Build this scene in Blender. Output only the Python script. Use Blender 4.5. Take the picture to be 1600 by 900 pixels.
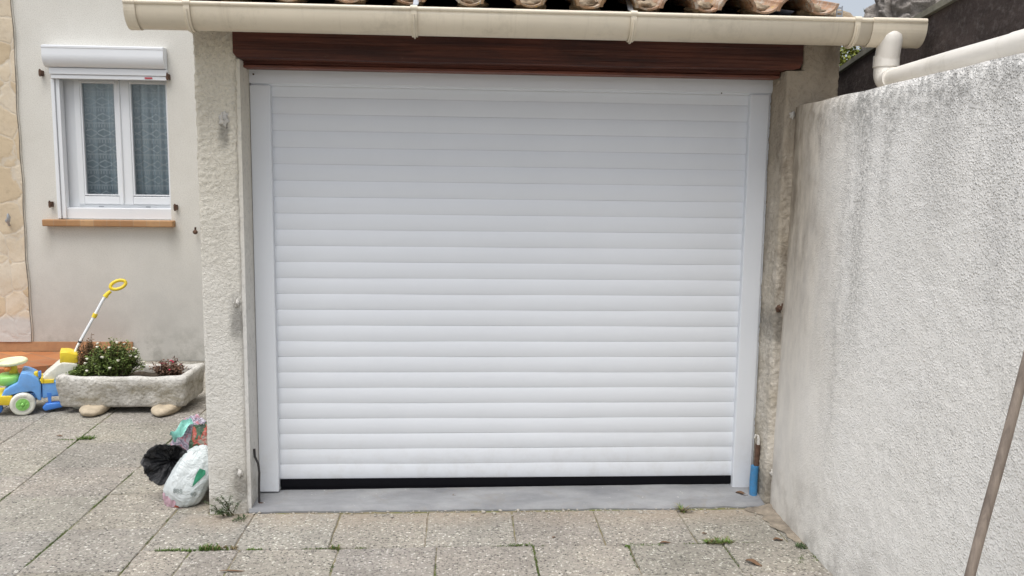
import bpy, bmesh, math, random
from mathutils import Vector, Matrix, noise
from mathutils.bvhtree import BVHTree
R = math.radians
random.seed(7)
for o in list(bpy.data.objects): bpy.data.objects.remove(o)
S = bpy.context.scene
COL = S.collection

# ------------------------------------------------------------------ camera, sky, sun, exposure
cd = bpy.data.cameras.new('camera'); cam = bpy.data.objects.new('camera', cd); COL.objects.link(cam)
cd.sensor_width = 36; cd.lens = 36 * 1294 / 1600; cd.clip_start = .05; cd.clip_end = 600
r_ = Vector((0.99823918, -0.05796706, 0.01258449)); u_ = Vector((-0.0053775, 0.12284492, 0.99241131)); f_ = Vector((0.05907311, 0.99073152, -0.12231689))
cam.matrix_world = Matrix(((r_.x, u_.x, -f_.x, .893), (r_.y, u_.y, -f_.y, -3.9965), (r_.z, u_.z, -f_.z, 1.49), (0, 0, 0, 1)))
S.camera = cam
SUN_EL, SUN_AZ = R(70), R(208)          # azimuth clockwise from +Y: behind the camera, a little left
w = bpy.data.worlds.new('World'); S.world = w; w.use_nodes = True
nt = w.node_tree; nt.nodes.clear()
sky = nt.nodes.new('ShaderNodeTexSky'); sky.sky_type = 'NISHITA'; sky.sun_disc = False
sky.sun_elevation = SUN_EL; sky.sun_rotation = SUN_AZ; sky.dust_density = 4; sky.air_density = 1.0; sky.ozone_density = 1.5
hs = nt.nodes.new('ShaderNodeHueSaturation'); hs.inputs['Saturation'].default_value = .40
bg = nt.nodes.new('ShaderNodeBackground'); bg.inputs['Strength'].default_value = .125
wo = nt.nodes.new('ShaderNodeOutputWorld')
nt.links.new(sky.outputs[0], hs.inputs['Color']); nt.links.new(hs.outputs[0], bg.inputs[0]); nt.links.new(bg.outputs[0], wo.inputs[0])
sd = bpy.data.lights.new('sun', 'SUN'); sun = bpy.data.objects.new('sun', sd); COL.objects.link(sun)
sd.energy = 1.5; sd.angle = R(46); sd.color = (1, .985, .965)
dirv = Vector((math.sin(SUN_AZ) * math.cos(SUN_EL), math.cos(SUN_AZ) * math.cos(SUN_EL), math.sin(SUN_EL)))
sun.rotation_euler = dirv.to_track_quat('Z', 'Y').to_euler(); sun.location = (0, -6, 9)
S.view_settings.view_transform = 'Standard'; S.view_settings.look = 'None'
S.view_settings.exposure = .58; S.view_settings.gamma = 1; S.view_settings.use_curve_mapping = False
S.render.engine = 'CYCLES'

# ------------------------------------------------------------------ materials
class NT:
    def __init__(s, name):
        s.m = bpy.data.materials.new(name); s.m.use_nodes = True; s.t = s.m.node_tree
        s.b = s.t.nodes['Principled BSDF']; s.out = s.t.nodes['Material Output']
        s.geo = s.t.nodes.new('ShaderNodeNewGeometry')
    def L(s, a, b): s.t.links.new(a, b)
    def set(s, inp, v):
        if hasattr(v, 'links'): s.L(v, inp)
        else: inp.default_value = v
    def pos(s, scale=(1, 1, 1), rot=(0, 0, 0), obj=False):
        if obj:
            src = s.t.nodes.new('ShaderNodeTexCoord').outputs['Object']
        else: src = s.geo.outputs['Position']
        mp = s.t.nodes.new('ShaderNodeMapping'); mp.inputs['Scale'].default_value = scale; mp.inputs['Rotation'].default_value = rot
        s.L(src, mp.inputs['Vector']); return mp.outputs[0]
    def noise(s, sc, detail=4, rough=.6, scale=(1, 1, 1), dist=0, vec=None, out=0):
        n = s.t.nodes.new('ShaderNodeTexNoise'); s.L(vec or s.pos(scale), n.inputs['Vector'])
        n.inputs['Scale'].default_value = sc; n.inputs['Detail'].default_value = detail
        n.inputs['Roughness'].default_value = rough; n.inputs['Distortion'].default_value = dist
        return n.outputs[out]
    def vor(s, sc, feature='F1', scale=(1, 1, 1), out='Distance', vec=None, rnd=1):
        n = s.t.nodes.new('ShaderNodeTexVoronoi'); n.feature = feature; s.L(vec or s.pos(scale), n.inputs['Vector'])
        n.inputs['Scale'].default_value = sc; n.inputs['Randomness'].default_value = rnd
        return n.outputs[out]
    def ramp(s, fac, stops, interp='LINEAR'):
        n = s.t.nodes.new('ShaderNodeValToRGB'); n.color_ramp.interpolation = interp
        e = n.color_ramp.elements
        while len(e) < len(stops): e.new(.5)
        for i, (p, c) in enumerate(stops):
            e[i].position = p
            e[i].color = (c, c, c, 1) if isinstance(c, (int, float)) else (*c, 1)
        s.L(fac, n.inputs[0]); return n.outputs[0]
    def mix(s, fac, a, b, mode='MIX'):
        n = s.t.nodes.new('ShaderNodeMix'); n.data_type = 'RGBA'; n.blend_type = mode
        s.set(n.inputs[0], fac)
        for inp, v in ((n.inputs[6], a), (n.inputs[7], b)):
            s.set(inp, (*v, 1) if isinstance(v, tuple) and len(v) == 3 else v)
        return n.outputs[2]
    def math(s, op, a, b=0, c=0, clamp=False):
        n = s.t.nodes.new('ShaderNodeMath'); n.operation = op; n.use_clamp = clamp
        s.set(n.inputs[0], a); s.set(n.inputs[1], b)
        if len(n.inputs) > 2: s.set(n.inputs[2], c)
        return n.outputs[0]
    def xyz(s):
        n = s.t.nodes.new('ShaderNodeSeparateXYZ'); s.L(s.geo.outputs['Position'], n.inputs[0]); return n.outputs
    def rng(s, v, a, b, c=0, d=1):
        n = s.t.nodes.new('ShaderNodeMapRange'); s.set(n.inputs[0], v)
        for i, k in enumerate((a, b, c, d)): n.inputs[i + 1].default_value = k
        n.interpolation_type = 'SMOOTHSTEP'
        return n.outputs[0]
    def attr(s, name='tint'):
        n = s.t.nodes.new('ShaderNodeAttribute'); n.attribute_name = name; return n.outputs['Color']
    def bump(s, h, strength=.5, dist=.01):
        n = s.t.nodes.new('ShaderNodeBump'); s.L(h, n.inputs['Height']); n.inputs['Distance'].default_value = dist
        s.set(n.inputs['Strength'], strength)
        s.L(n.outputs[0], s.b.inputs['Normal'])
    def fin(s, col=None, rough=None, **kw):
        if col is not None: s.set(s.b.inputs['Base Color'], (*col, 1) if isinstance(col, tuple) else col)
        if rough is not None: s.set(s.b.inputs['Roughness'], rough)
        for k, v in kw.items(): s.set(s.b.inputs[k.replace('_', ' ')], v)
        return s.m

def plain(name, col, rough=.5, var=.12, sc=8, bump=0, bsc=60, spec=.5, dirt=0, **kw):
    n = NT(name)
    f = n.noise(sc, 5, .6)
    c = n.mix(n.ramp(f, [(.3, 0.), (.7, 1.)]), tuple(x * (1 - var) for x in col), tuple(min(1, x * (1 + var)) for x in col))
    if dirt:
        d = n.ramp(n.noise(sc * 2.3, 6, .7, dist=.6), [(.5, 0.), (.75, 1.)])
        c = n.mix(n.math('MULTIPLY', d, dirt), c, (.16, .13, .10))
    if bump: n.bump(n.noise(bsc, 4, .6), bump, .004)
    return n.fin(c, rough, Specular_IOR_Level=spec, **kw)

M = {}
def m_paving():
    n = NT('exposed aggregate paving')
    cell = n.vor(112, out='Color'); sep = n.t.nodes.new('ShaderNodeSeparateColor'); n.L(cell, sep.inputs[0])
    stone = n.ramp(sep.outputs[0], [(0, (.09, .085, .078)), (.2, (.185, .175, .155)), (.42, (.30, .282, .245)), (.64, (.39, .365, .315)), (.88, (.49, .465, .41)), (1, (.76, .74, .68))])
    edge = n.vor(112, 'DISTANCE_TO_EDGE')
    matrix = (.335, .31, .275)
    keep = n.ramp(sep.outputs[1], [(.3, 0.), (.38, 1.)])
    em = n.ramp(edge, [(.03, 0.), (.16, 1.)])
    c = n.mix(n.math('MULTIPLY', em, keep), matrix, stone)
    big = n.ramp(n.noise(1.7, 5, .65), [(.32, (.76, .765, .77)), (.5, (.95, .955, .965)), (.72, (1.12, 1.10, 1.08))])
    c = n.mix(1, c, big, 'MULTIPLY')
    c = n.mix(1, c, n.attr(), 'MULTIPLY')
    st = n.ramp(n.noise(5, 7, .75, dist=.7), [(.56, 0.), (.76, .38)])
    c = n.mix(st, c, (.24, .225, .185))
    p = n.xyz()
    # earthy film close to the threshold
    tan = n.math('MULTIPLY', n.math('MULTIPLY', n.rng(p[1], -.46, -.20), n.rng(p[0], -.46, -.30)), n.rng(n.noise(3, 5, .7), .3, .62))
    c = n.mix(n.math('MULTIPLY', tan, .7), c, (.38, .31, .235))
    h = n.math('ADD', n.math('MULTIPLY', em, .7), n.math('MULTIPLY', n.noise(220, 3, .6), .5))
    n.bump(h, .7, .003)
    return n.fin(c, .85, Specular_IOR_Level=.25)
def m_joint():
    n = NT('joint earth and moss')
    g = n.ramp(n.noise(4, 6, .7), [(.38, (.20, .165, .12)), (.5, (.24, .21, .13)), (.60, (.16, .18, .06)), (.8, (.20, .215, .08))])
    n.bump(n.noise(150, 4, .7), .8, .004); return n.fin(g, .95, Specular_IOR_Level=.1)
def m_roughcast_right():
    n = NT('white roughcast render, weathered')
    p = n.xyz()
    grain = n.noise(150, 4, .65); g2 = n.ramp(n.vor(118), [(.0, 1.), (.18, .85), (.46, 0.)]); g3 = n.ramp(n.vor(70, vec=n.pos((1, 1.1, .95), (.3, .2, .1))), [(.0, 1.), (.15, .8), (.34, 0.)])
    rough_zone = n.rng(p[1], -.35, -.95, .12, 1)
    pits = n.ramp(n.math('ADD', n.math('MULTIPLY', grain, .75), n.math('MULTIPLY', n.noise(45, 2, .5), .25)), [(.36, 1.), (.47, 0.)])
    base = n.mix(n.ramp(n.noise(1.5, 5, .6), [(.35, 0.), (.7, 1.)]), (.855, .835, .79), (.905, .89, .855))
    dirtmask = n.ramp(n.noise(2.6, 6, .7, scale=(1, 1, .22)), [(.36, .12), (.62, 1.)])
    c = n.mix(n.math('MULTIPLY', n.math('MULTIPLY', pits, dirtmask), n.math('MULTIPLY', rough_zone, .55)), base, (.20, .20, .195))
    # black algae under the coping and in vertical runs
    nz = n.noise(1.0, 6, .7, scale=(9, 9, .9))
    for (yy, wd, za, zb, am) in ((-.93, .10, 1.75, .7, .75), (-1.12, .06, 1.9, 1.2, .6), (-1.45, .16, 1.9, 1.1, .5), (-.80, .04, 1.3, .2, .4), (-1.75, .10, 1.9, .9, .4)):
        m = n.math('MULTIPLY', n.rng(n.math('ABSOLUTE', n.math('SUBTRACT', n.math('ADD', p[1], n.math('MULTIPLY', n.math('SUBTRACT', n.noise(6, 5, .7), .5), .22)), yy)), wd, wd * .1), n.math('MULTIPLY', n.rng(p[2], zb, zb + .5), n.rng(n.noise(75, 4, .7), .40, .60)))
        c = n.mix(n.math('MULTIPLY', m, am * .72), c, (.26, .255, .24))
    topm = n.math('MULTIPLY', n.rng(p[2], 1.62, 1.87), n.rng(n.noise(26, 5, .7), .42, .58))
    runs = n.math('MULTIPLY', n.rng(nz, .50, .66), n.rng(p[2], .35, 1.75, .12, 1))
    sp = n.rng(n.noise(70, 4, .7), .42, .6)
    c = n.mix(n.math('MULTIPLY', topm, .5), c, (.15, .15, .14))
    c = n.mix(n.math('MULTIPLY', n.math('MULTIPLY', runs, sp), .5), c, (.20, .205, .20))
    bottom = n.math('MULTIPLY', n.rng(p[2], .42, -.05), n.rng(n.noise(8, 6, .7), .4, .65))
    c = n.mix(n.math('MULTIPLY', bottom, .5), c, (.36, .34, .31))
    # brown water stain in the corner by the garage
    cy = n.rng(n.math('ADD', p[1], n.math('MULTIPLY', n.noise(2.2, 6, .7, scale=(1, 1, .5)), .5)), -.78, -.02)
    brown = n.math('MULTIPLY', cy, n.rng(p[2], .25, 1.5, .35, 1))
    c = n.mix(n.math('MULTIPLY', brown, .95), c, n.mix(n.ramp(n.noise(10, 6, .7, scale=(1, 1, .4)), [(.35, 0.), (.65, 1.)]), (.20, .16, .115), (.50, .44, .35)))
    # hairline crack and old repair patches
    wob = n.math('MULTIPLY', n.math('SUBTRACT', n.noise(4, 6, .7), .5), .5)
    cr = n.math('ABSOLUTE', n.math('SUBTRACT', n.math('ADD', n.math('MULTIPLY', p[1], .8), wob), n.math('ADD', -1.55, n.math('MULTIPLY', p[2], .35))))
    c = n.mix(n.math('MULTIPLY', n.rng(cr, .0025, .0008), n.math('MULTIPLY', n.rng(p[2], .75, .55), .6)), c, (.22, .21, .19))
    c = n.mix(n.ramp(n.noise(2.2, 3, .5, dist=.6), [(.56, 0.), (.60, .16)]), c, (.70, .685, .64))
    h = n.math('ADD', n.math('MULTIPLY', grain, .45), n.math('ADD', n.math('MULTIPLY', g2, .42), n.math('MULTIPLY', g3, .45)))
    n.bump(h, n.math('MULTIPLY', rough_zone, n.rng(n.noise(1.6, 4, .6), .3, .65, .55, 1)), .0066)
    return n.fin(c, .9, Specular_IOR_Level=.2)
def m_pillar(name, c1, c2, stain, amt, bsc, bd, holes=(), top=None):
    n = NT(name); p = n.xyz()
    c = n.mix(n.ramp(n.noise(4, 6, .65), [(.35, 0.), (.68, 1.)]), c1, c2)
    g = n.noise(bsc, 3, .55, dist=.8)
    c = n.mix(n.rng(p[2], .6, 2.0, 0, .8), c, top or tuple(x * y for x, y in zip(c2, (.97, .92, .80))))
    pits = n.ramp(g, [(.34, 1.), (.48, 0.)])
    c = n.mix(n.math('MULTIPLY', pits, .3), c, tuple(x * .55 for x in c1))
    st = n.rng(n.noise(2.6, 7, .72, scale=(1.6, 1.6, .6), dist=.4), .46, .70)
    c = n.mix(n.math('MULTIPLY', st, amt), c, stain)
    for (hx, hz, hw, hh) in holes:        # soot and rust that ran down from the old fixings
        dx = n.math('DIVIDE', n.math('SUBTRACT', p[0], hx), hw); dz = n.math('DIVIDE', n.math('SUBTRACT', p[2], hz - hh * .5), hh)
        d = n.math('SQRT', n.math('ADD', n.math('MULTIPLY', dx, dx), n.math('MULTIPLY', dz, dz)))
        d = n.math('ADD', d, n.math('MULTIPLY', n.math('SUBTRACT', n.noise(22, 5, .7), .5), 1.3))
        c = n.mix(n.math('MULTIPLY', n.rng(d, 1.0, .25), .62), c, (.13, .125, .115))
    lowd = n.math('MULTIPLY', n.rng(p[2], .30, -.05), n.rng(n.noise(9, 6, .7), .40, .62))
    c = n.mix(n.math('MULTIPLY', lowd, .55), c, (.25, .22, .17))
    n.bump(n.math('ADD', g, n.math('MULTIPLY', n.noise(bsc * 3, 3, .6), .3)), .9, bd)
    return n.fin(c, .9, Specular_IOR_Level=.2)
def m_house():
    n = NT('beige scraped render'); p = n.xyz()
    c = n.mix(n.ramp(n.noise(.9, 6, .65), [(.35, 0.), (.7, 1.)]), (.66, .64, .58), (.76, .745, .69))
    c = n.mix(n.math('MULTIPLY', n.ramp(n.noise(140, 3, .6), [(.36, 1.), (.5, 0.)]), .30), c, (.30, .27, .22))
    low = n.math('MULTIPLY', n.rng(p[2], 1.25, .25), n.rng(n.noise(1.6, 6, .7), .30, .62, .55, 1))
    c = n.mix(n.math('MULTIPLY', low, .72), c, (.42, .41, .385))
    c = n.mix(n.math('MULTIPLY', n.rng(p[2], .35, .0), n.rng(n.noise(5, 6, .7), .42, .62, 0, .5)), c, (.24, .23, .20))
    # runs below both ends of the sill
    for x0 in (-2.60, -1.56):
        m = n.math('MULTIPLY', n.rng(n.math('ABSOLUTE', n.math('SUBTRACT', p[0], x0)), .09, .01), n.math('MULTIPLY', n.rng(p[2], 1.14, 1.06), n.rng(p[2], .75, 1.0)))
        c = n.mix(n.math('MULTIPLY', m, .22), c, (.27, .25, .21))
    n.bump(n.noise(170, 4, .65), .7, .005)
    return n.fin(c, .9, Specular_IOR_Level=.2)
def m_cladding():
    n = NT('sandstone cladding')
    v = n.pos((1, 1, .8))
    wv = n.t.nodes.new('ShaderNodeVectorMath'); wv.operation = 'ADD'; n.L(v, wv.inputs[0])
    sc = n.t.nodes.new('ShaderNodeVectorMath'); sc.operation = 'SCALE'; sc.inputs['Scale'].default_value = .10; n.L(n.noise(4, 4, .6, out=1), sc.inputs[0]); n.L(sc.outputs[0], wv.inputs[1])
    col = n.vor(5.2, out='Color', vec=wv.outputs[0], rnd=.75); ed = n.vor(5.2, 'DISTANCE_TO_EDGE', vec=wv.outputs[0], rnd=.75)
    s = n.t.nodes.new('ShaderNodeSeparateColor'); n.L(col, s.inputs[0])
    c = n.ramp(s.outputs[0], [(0, (.52, .41, .27)), (.3, (.64, .54, .40)), (.6, (.68, .60, .48)), (.85, (.68, .63, .54)), (1, (.50, .40, .28))])
    c = n.mix(n.ramp(n.noise(5, 7, .7, dist=1.0), [(.3, 0.), (.75, .8)]), c, (.58, .47, .32))
    c = n.mix(n.ramp(n.noise(24, 5, .7), [(.5, 0.), (.75, .35)]), c, (.36, .29, .20))
    c = n.mix(n.ramp(ed, [(.008, .55), (.03, 0.)]), c, (.60, .55, .47))
    p = n.xyz()
    c = n.mix(n.rng(n.math('ADD', p[2], n.math('MULTIPLY', n.noise(3, 3), .1)), .40, .35), c, (.55, .54, .51))
    n.bump(n.math('ADD', n.ramp(ed, [(.01, .0), (.06, .5)]), n.math('MULTIPLY', n.noise(14, 6, .65), .9)), .5, .008)
    return n.fin(c, .8, Specular_IOR_Level=.3)
def m_beam(name, c1, c2, sheen=.35):
    n = NT(name)
    g = n.noise(3.0, 6, .65, scale=(.35, 9, 9), dist=.5); f = n.noise(30, 4, .6, scale=(.12, 3, 3))
    c = n.mix(n.ramp(g, [(.35, 0.), (.68, 1.)]), c1, c2)
    c = n.mix(n.ramp(f, [(.52, 0.), (.72, .55)]), c, tuple(x * .4 for x in c1))
    c = n.mix(n.ramp(n.noise(9, 6, .75, scale=(1, 3, 3)), [(.66, 0.), (.78, .45)]), c, (.30, .22, .18))
    c = n.mix(n.ramp(n.noise(1.6, 5, .7, scale=(1, 2.5, 2.5), dist=.5), [(.42, 0.), (.66, .72)]), c, (.028, .014, .013))
    n.bump(n.math('ADD', f, n.math('MULTIPLY', n.noise(12, 5, .7, scale=(.08, 4, 4)), 1.2)), .7, .005); return n.fin(c, .5, Specular_IOR_Level=sheen)
def m_tile():
    n = NT('weathered clay roof tile')
    c = n.mix(1, n.ramp(n.noise(11, 6, .7), [(.3, (.27, .155, .09)), (.55, (.38, .245, .155)), (.75, (.47, .36, .25))]), n.attr(), 'MULTIPLY')
    c = n.mix(n.ramp(n.noise(16, 6, .75), [(.48, 0.), (.62, .8)]), c, (.48, .455, .39))
    c = n.mix(n.ramp(n.noise(23, 5, .7, scale=(1, 1.3, 1)), [(.63, 0.), (.70, .8)]), c, (.50, .36, .06))
    c = n.mix(n.ramp(n.noise(9, 6, .8, scale=(1.4, 1, 1)), [(.60, 0.), (.74, .75)]), c, (.10, .085, .07))
    n.bump(n.noise(60, 4, .6), .5, .004); return n.fin(c, .85, Specular_IOR_Level=.25)
def m_trough():
    n = NT('weathered limestone'); p = n.xyz()
    c = n.mix(n.ramp(n.noise(7, 7, .7), [(.3, 0.), (.7, 1.)]), (.36, .335, .29), (.68, .66, .61))
    c = n.mix(n.ramp(n.noise(9, 6, .7, scale=(.7, 1, 1.6), dist=.4), [(.47, 0.), (.64, .65)]), c, (.20, .17, .10))
    c = n.mix(n.math('MULTIPLY', n.rng(p[2], .14, .20), .55), c, (.62, .61, .58))
    c = n.mix(n.ramp(n.noise(60, 4, .7), [(.56, 0.), (.66, .55)]), c, (.15, .14, .12))
    n.bump(n.math('ADD', n.noise(25, 6, .7), n.math('MULTIPLY', n.vor(45), -.4)), 1.0, .012)
    return n.fin(c, .92, Specular_IOR_Level=.15)
def m_concrete():
    n = NT('trowelled grey concrete')
    c = n.mix(n.ramp(n.noise(3, 6, .65, scale=(1, 2.4, 1)), [(.3, 0.), (.7, 1.)]), (.19, .195, .205), (.34, .345, .35))
    c = n.mix(n.ramp(n.noise(6, 7, .75, dist=.8), [(.54, 0.), (.7, .55)]), c, (.25, .235, .21))
    c = n.mix(n.ramp(n.noise(26, 4, .7), [(.68, 0.), (.73, .7)]), c, (.74, .72, .70))
    n.bump(n.noise(90, 5, .65), .4, .004); return n.fin(c, .7, Specular_IOR_Level=.35)
def m_shed():
    n = NT('dark tarred render')
    c = n.mix(n.ramp(n.noise(2.4, 6, .7, scale=(1, .7, 1.5)), [(.35, 0.), (.7, 1.)]), (.026, .020, .018), (.105, .082, .074))
    c = n.mix(n.ramp(n.noise(38, 5, .7), [(.5, 0.), (.72, .5)]), c, (.17, .15, .14))
    n.bump(n.noise(55, 5, .7), .9, .01); return n.fin(c, .9, Specular_IOR_Level=.2)
def m_rock():
    n = NT('rubble stone')
    c = n.mix(n.ramp(n.noise(9, 7, .75), [(.3, 0.), (.7, 1.)]), (.17, .15, .135), (.46, .42, .38))
    c = n.mix(n.ramp(n.noise(30, 5, .7), [(.55, 0.), (.68, .6)]), c, (.10, .09, .08))
    n.bump(n.noise(26, 6, .75), 1, .02); return n.fin(c, .9, Specular_IOR_Level=.15)
def m_terracotta():
    n = NT('varnished terracotta tile')
    br = n.t.nodes.new('ShaderNodeTexBrick'); n.L(n.pos((1, 1, 1), (0, 0, R(38))), br.inputs['Vector'])
    br.inputs['Scale'].default_value = 1; br.inputs['Brick Width'].default_value = .30; br.inputs['Row Height'].default_value = .15
    br.inputs['Mortar Size'].default_value = .006; br.inputs['Color1'].default_value = (.50, .20, .07, 1); br.inputs['Color2'].default_value = (.30, .11, .045, 1)
    br.inputs['Mortar'].default_value = (.26, .15, .09, 1)
    c = n.mix(n.ramp(n.noise(5, 5, .7), [(.35, 0.), (.7, .4)]), br.outputs['Color'], (.42, .22, .11))
    return n.fin(c, .55, Specular_IOR_Level=.35)
def m_sill():
    n = NT('glazed brick sill')
    p = n.xyz(); v = n.math('FLOOR', n.math('DIVIDE', n.math('ADD', p[0], 5), .108))
    wn = n.t.nodes.new('ShaderNodeTexWhiteNoise'); wn.noise_dimensions = '1D'; n.L(v, wn.inputs['W'])
    c = n.ramp(wn.outputs[0], [(0, (.30, .15, .06)), (.5, (.42, .23, .10)), (1, (.52, .33, .17))])
    fr = n.math('FRACT', n.math('DIVIDE', n.math('ADD', p[0], 5), .108))
    c = n.mix(n.ramp(fr, [(.0, 1.), (.05, 0.)]), c, (.35, .27, .19))
    return n.fin(n.mix(n.ramp(n.noise(30, 4), [(.4, 0.), (.7, .3)]), c, (.25, .14, .08)), .6)
def m_skirt():
    n = NT('terracotta skirting tile')
    p = n.xyz(); v = n.math('FLOOR', n.math('DIVIDE', n.math('ADD', p[0], 5), .26))
    wn = n.t.nodes.new('ShaderNodeTexWhiteNoise'); wn.noise_dimensions = '1D'; n.L(v, wn.inputs['W'])
    c = n.ramp(wn.outputs[0], [(0, (.32, .16, .08)), (.5, (.42, .23, .115)), (1, (.50, .30, .16))])
    return n.fin(n.mix(n.ramp(n.noise(20, 4), [(.4, 0.), (.7, .3)]), c, (.22, .12, .07)), .6)
def m_lace():
    n = NT('lace net curtain'); p = n.xyz()
    zz = n.math('FRACT', n.math('DIVIDE', p[2], .132)); xx = n.math('PINGPONG', n.math('ADD', p[0], 10), .055)
    xn = n.math('DIVIDE', xx, .055)
    def near(v, t, wd): return n.rng(n.math('ABSOLUTE', n.math('SUBTRACT', v, t)), wd, wd * .35)
    band = n.math('MAXIMUM', near(zz, .03, .035), near(zz, .97, .035))
    zd = n.math('DIVIDE', n.math('SUBTRACT', zz, .12), .5)
    diam = near(n.math('ADD', xn, n.math('ABSOLUTE', n.math('SUBTRACT', n.math('MULTIPLY', zd, 2), 1))), 1.0, .26)
    diam = n.math('MULTIPLY', diam, n.math('MULTIPLY', n.math('GREATER_THAN', zz, .1), n.math('LESS_THAN', zz, .66)))
    comb = n.math('MULTIPLY', n.math('GREATER_THAN', n.math('FRACT', n.math('MULTIPLY', xx, 62)), .45), n.math('MULTIPLY', n.math('GREATER_THAN', zz, .72), n.math('LESS_THAN', zz, .93)))
    pat = n.math('MAXIMUM', n.math('MAXIMUM', band, diam), n.math('MULTIPLY', comb, .8))
    pat = n.math('MULTIPLY', pat, n.rng(p[2], 2.30, 1.9, .35, 1))
    pat = n.math('MULTIPLY', pat, n.math('ADD', .55, n.math('MULTIPLY', n.noise(60, 3), .8)))
    fold = n.noise(9, 3, .5, scale=(1, 1, .05))
    base = n.mix(n.ramp(fold, [(.35, 0.), (.65, 1.)]), (.48, .55, .60), (.80, .88, .92))
    c = n.mix(n.math('MULTIPLY', pat, .95), base, (.95, .96, .97))
    return n.fin(c, .9, Specular_IOR_Level=.1)
def m_glass():
    n = NT('window glass'); n.t.nodes.remove(n.b)
    tr = n.t.nodes.new('ShaderNodeBsdfTransparent'); tr.inputs[0].default_value = (.93, .96, .97, 1)
    gl = n.t.nodes.new('ShaderNodeBsdfGlossy'); gl.inputs['Roughness'].default_value = .02
    fr = n.t.nodes.new('ShaderNodeFresnel'); fr.inputs['IOR'].default_value = 1.55
    mx = n.t.nodes.new('ShaderNodeMixShader'); n.L(fr.outputs[0], mx.inputs[0]); n.L(tr.outputs[0], mx.inputs[1]); n.L(gl.outputs[0], mx.inputs[2])
    n.L(mx.outputs[0], n.out.inputs['Surface']); return n.m
def m_leaf(name, cols, trans=.25):
    n = NT(name)
    c = n.mix(1, n.ramp(n.noise(30, 3), [(.35, cols[0]), (.65, cols[1])]), n.attr(), 'MULTIPLY')
    return n.fin(c, .6, Specular_IOR_Level=.3)
def m_door(name='white lacquered aluminium', col=(.755, .785, .825)):
    n = NT(name); p = n.xyz()
    c = n.mix(n.ramp(n.noise(1.3, 5, .6, scale=(1, 1, .7)), [(.35, 0.), (.7, 1.)]), tuple(x * .955 for x in col), col)
    d = n.math('MULTIPLY', n.rng(p[2], .35, .0), n.rng(n.noise(12, 6, .7), .42, .7))
    c = n.mix(n.math('MULTIPLY', d, .25), c, (.50, .48, .44))
    return n.fin(c, n.rng(n.noise(5, 5), .3, .7, .36, .48), Specular_IOR_Level=.45)
def m_pvc(name, col):
    n = NT(name)
    c = n.mix(n.ramp(n.noise(2.2, 6, .65), [(.35, 0.), (.7, 1.)]), tuple(x * .93 for x in col), col)
    c = n.mix(n.ramp(n.noise(7, 7, .75, scale=(1, 2, .5)), [(.52, 0.), (.76, .42)]), c, (.36, .32, .24))
    c = n.mix(n.ramp(n.noise(4, 6, .75, scale=(6, .3, .3)), [(.56, 0.), (.72, .28)]), c, (.40, .34, .25))
    return n.fin(c, .38, Specular_IOR_Level=.45)
def m_shrink(name, col, col2=None, crease=14):
    n = NT(name)
    c = n.mix(n.ramp(n.noise(6, 5, .6), [(.35, 0.), (.7, 1.)]), col, col2 or tuple(x * .8 for x in col))
    n.bump(n.noise(crease, 6, .6, dist=1.2), .8, .03)
    return n.fin(c, .24, Specular_IOR_Level=.5)
def m_print():
    n = NT('printed sachet film')
    f = n.noise(13, 3, .6, dist=1.2)
    c = n.ramp(f, [(.0, (.62, .58, .66)), (.42, (.62, .58, .66)), (.47, (.20, .16, .22)), (.52, (.55, .50, .60)), (.60, (.60, .22, .28)), (.66, (.64, .60, .66))], 'EASE')
    n.bump(n.noise(30, 5, .6, dist=1), .9, .02); return n.fin(c, .3)
def m_print2():
    n = NT('red and green sachet film')
    f = n.noise(11, 3, .6, dist=.8)
    c = n.ramp(f, [(.38, (.035, .06, .04)), (.48, (.05, .12, .06)), (.53, (.45, .07, .05)), (.62, (.30, .30, .24))], 'EASE')
    n.bump(n.noise(30, 5, .6, dist=1), .9, .02); return n.fin(c, .35)
def m_wood_pole():
    n = NT('grey weathered wood pole')
    g = n.noise(6, 6, .7, scale=(6, 6, .5), dist=.4)
    c = n.ramp(g, [(.3, (.12, .095, .078)), (.5, (.22, .178, .145)), (.7, (.31, .255, .205))])
    n.bump(g, .5, .004); return n.fin(c, .7)

M['paving'] = m_paving(); M['joint'] = m_joint(); M['rwall'] = m_roughcast_right(); M['house'] = m_house(); M['clad'] = m_cladding()
M['pillar'] = m_pillar('coarse cream roughcast', (.64, .62, .565), (.75, .73, .68), (.46, .43, .37), .35, 85, .009, [(-.167, 1.76, .035, .10), (-.134, .94, .05, .16), (-.141, .142, .05, .12)])
M['pillar2'] = m_pillar('stained plaster', (.46, .41, .33), (.68, .635, .56), (.17, .14, .105), .75, 30, .012, [(2.385, .92, .05, .14), (2.39, .12, .05, .12)], (.36, .30, .225))
M['jamb'] = m_pillar('smooth jamb plaster', (.62, .61, .58), (.70, .69, .66), (.46, .43, .37), .35, 40, .002)
M['beam'] = m_beam('dark stained timber', (.056, .016, .011), (.16, .052, .030)); M['board'] = m_beam('stained lintel board', (.07, .018, .012), (.17, .05, .028))
M['boardedge'] = m_beam('reddish board edge', (.16, .055, .035), (.27, .10, .065))
M['tile'] = m_tile(); M['trough'] = m_trough(); M['concrete'] = m_concrete(); M['shed'] = m_shed(); M['rock'] = m_rock()
M['terra'] = m_terracotta(); M['sill'] = m_sill(); M['skirt'] = m_skirt(); M['lace'] = m_lace(); M['glass'] = m_glass()
M['door'] = m_door(); M['upvc'] = m_door('white window pvc', (.77, .79, .81)); M['gutter'] = m_pvc('cream pvc gutter', (.76, .68, .54)); M['pipe'] = m_pvc('off white pvc pipe', (.80, .765, .70))
M['black'] = plain('black rubber', (.006, .006, .008), .85, spec=.1); M['dark'] = plain('dark interior', (.03, .03, .03), .9)
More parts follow.
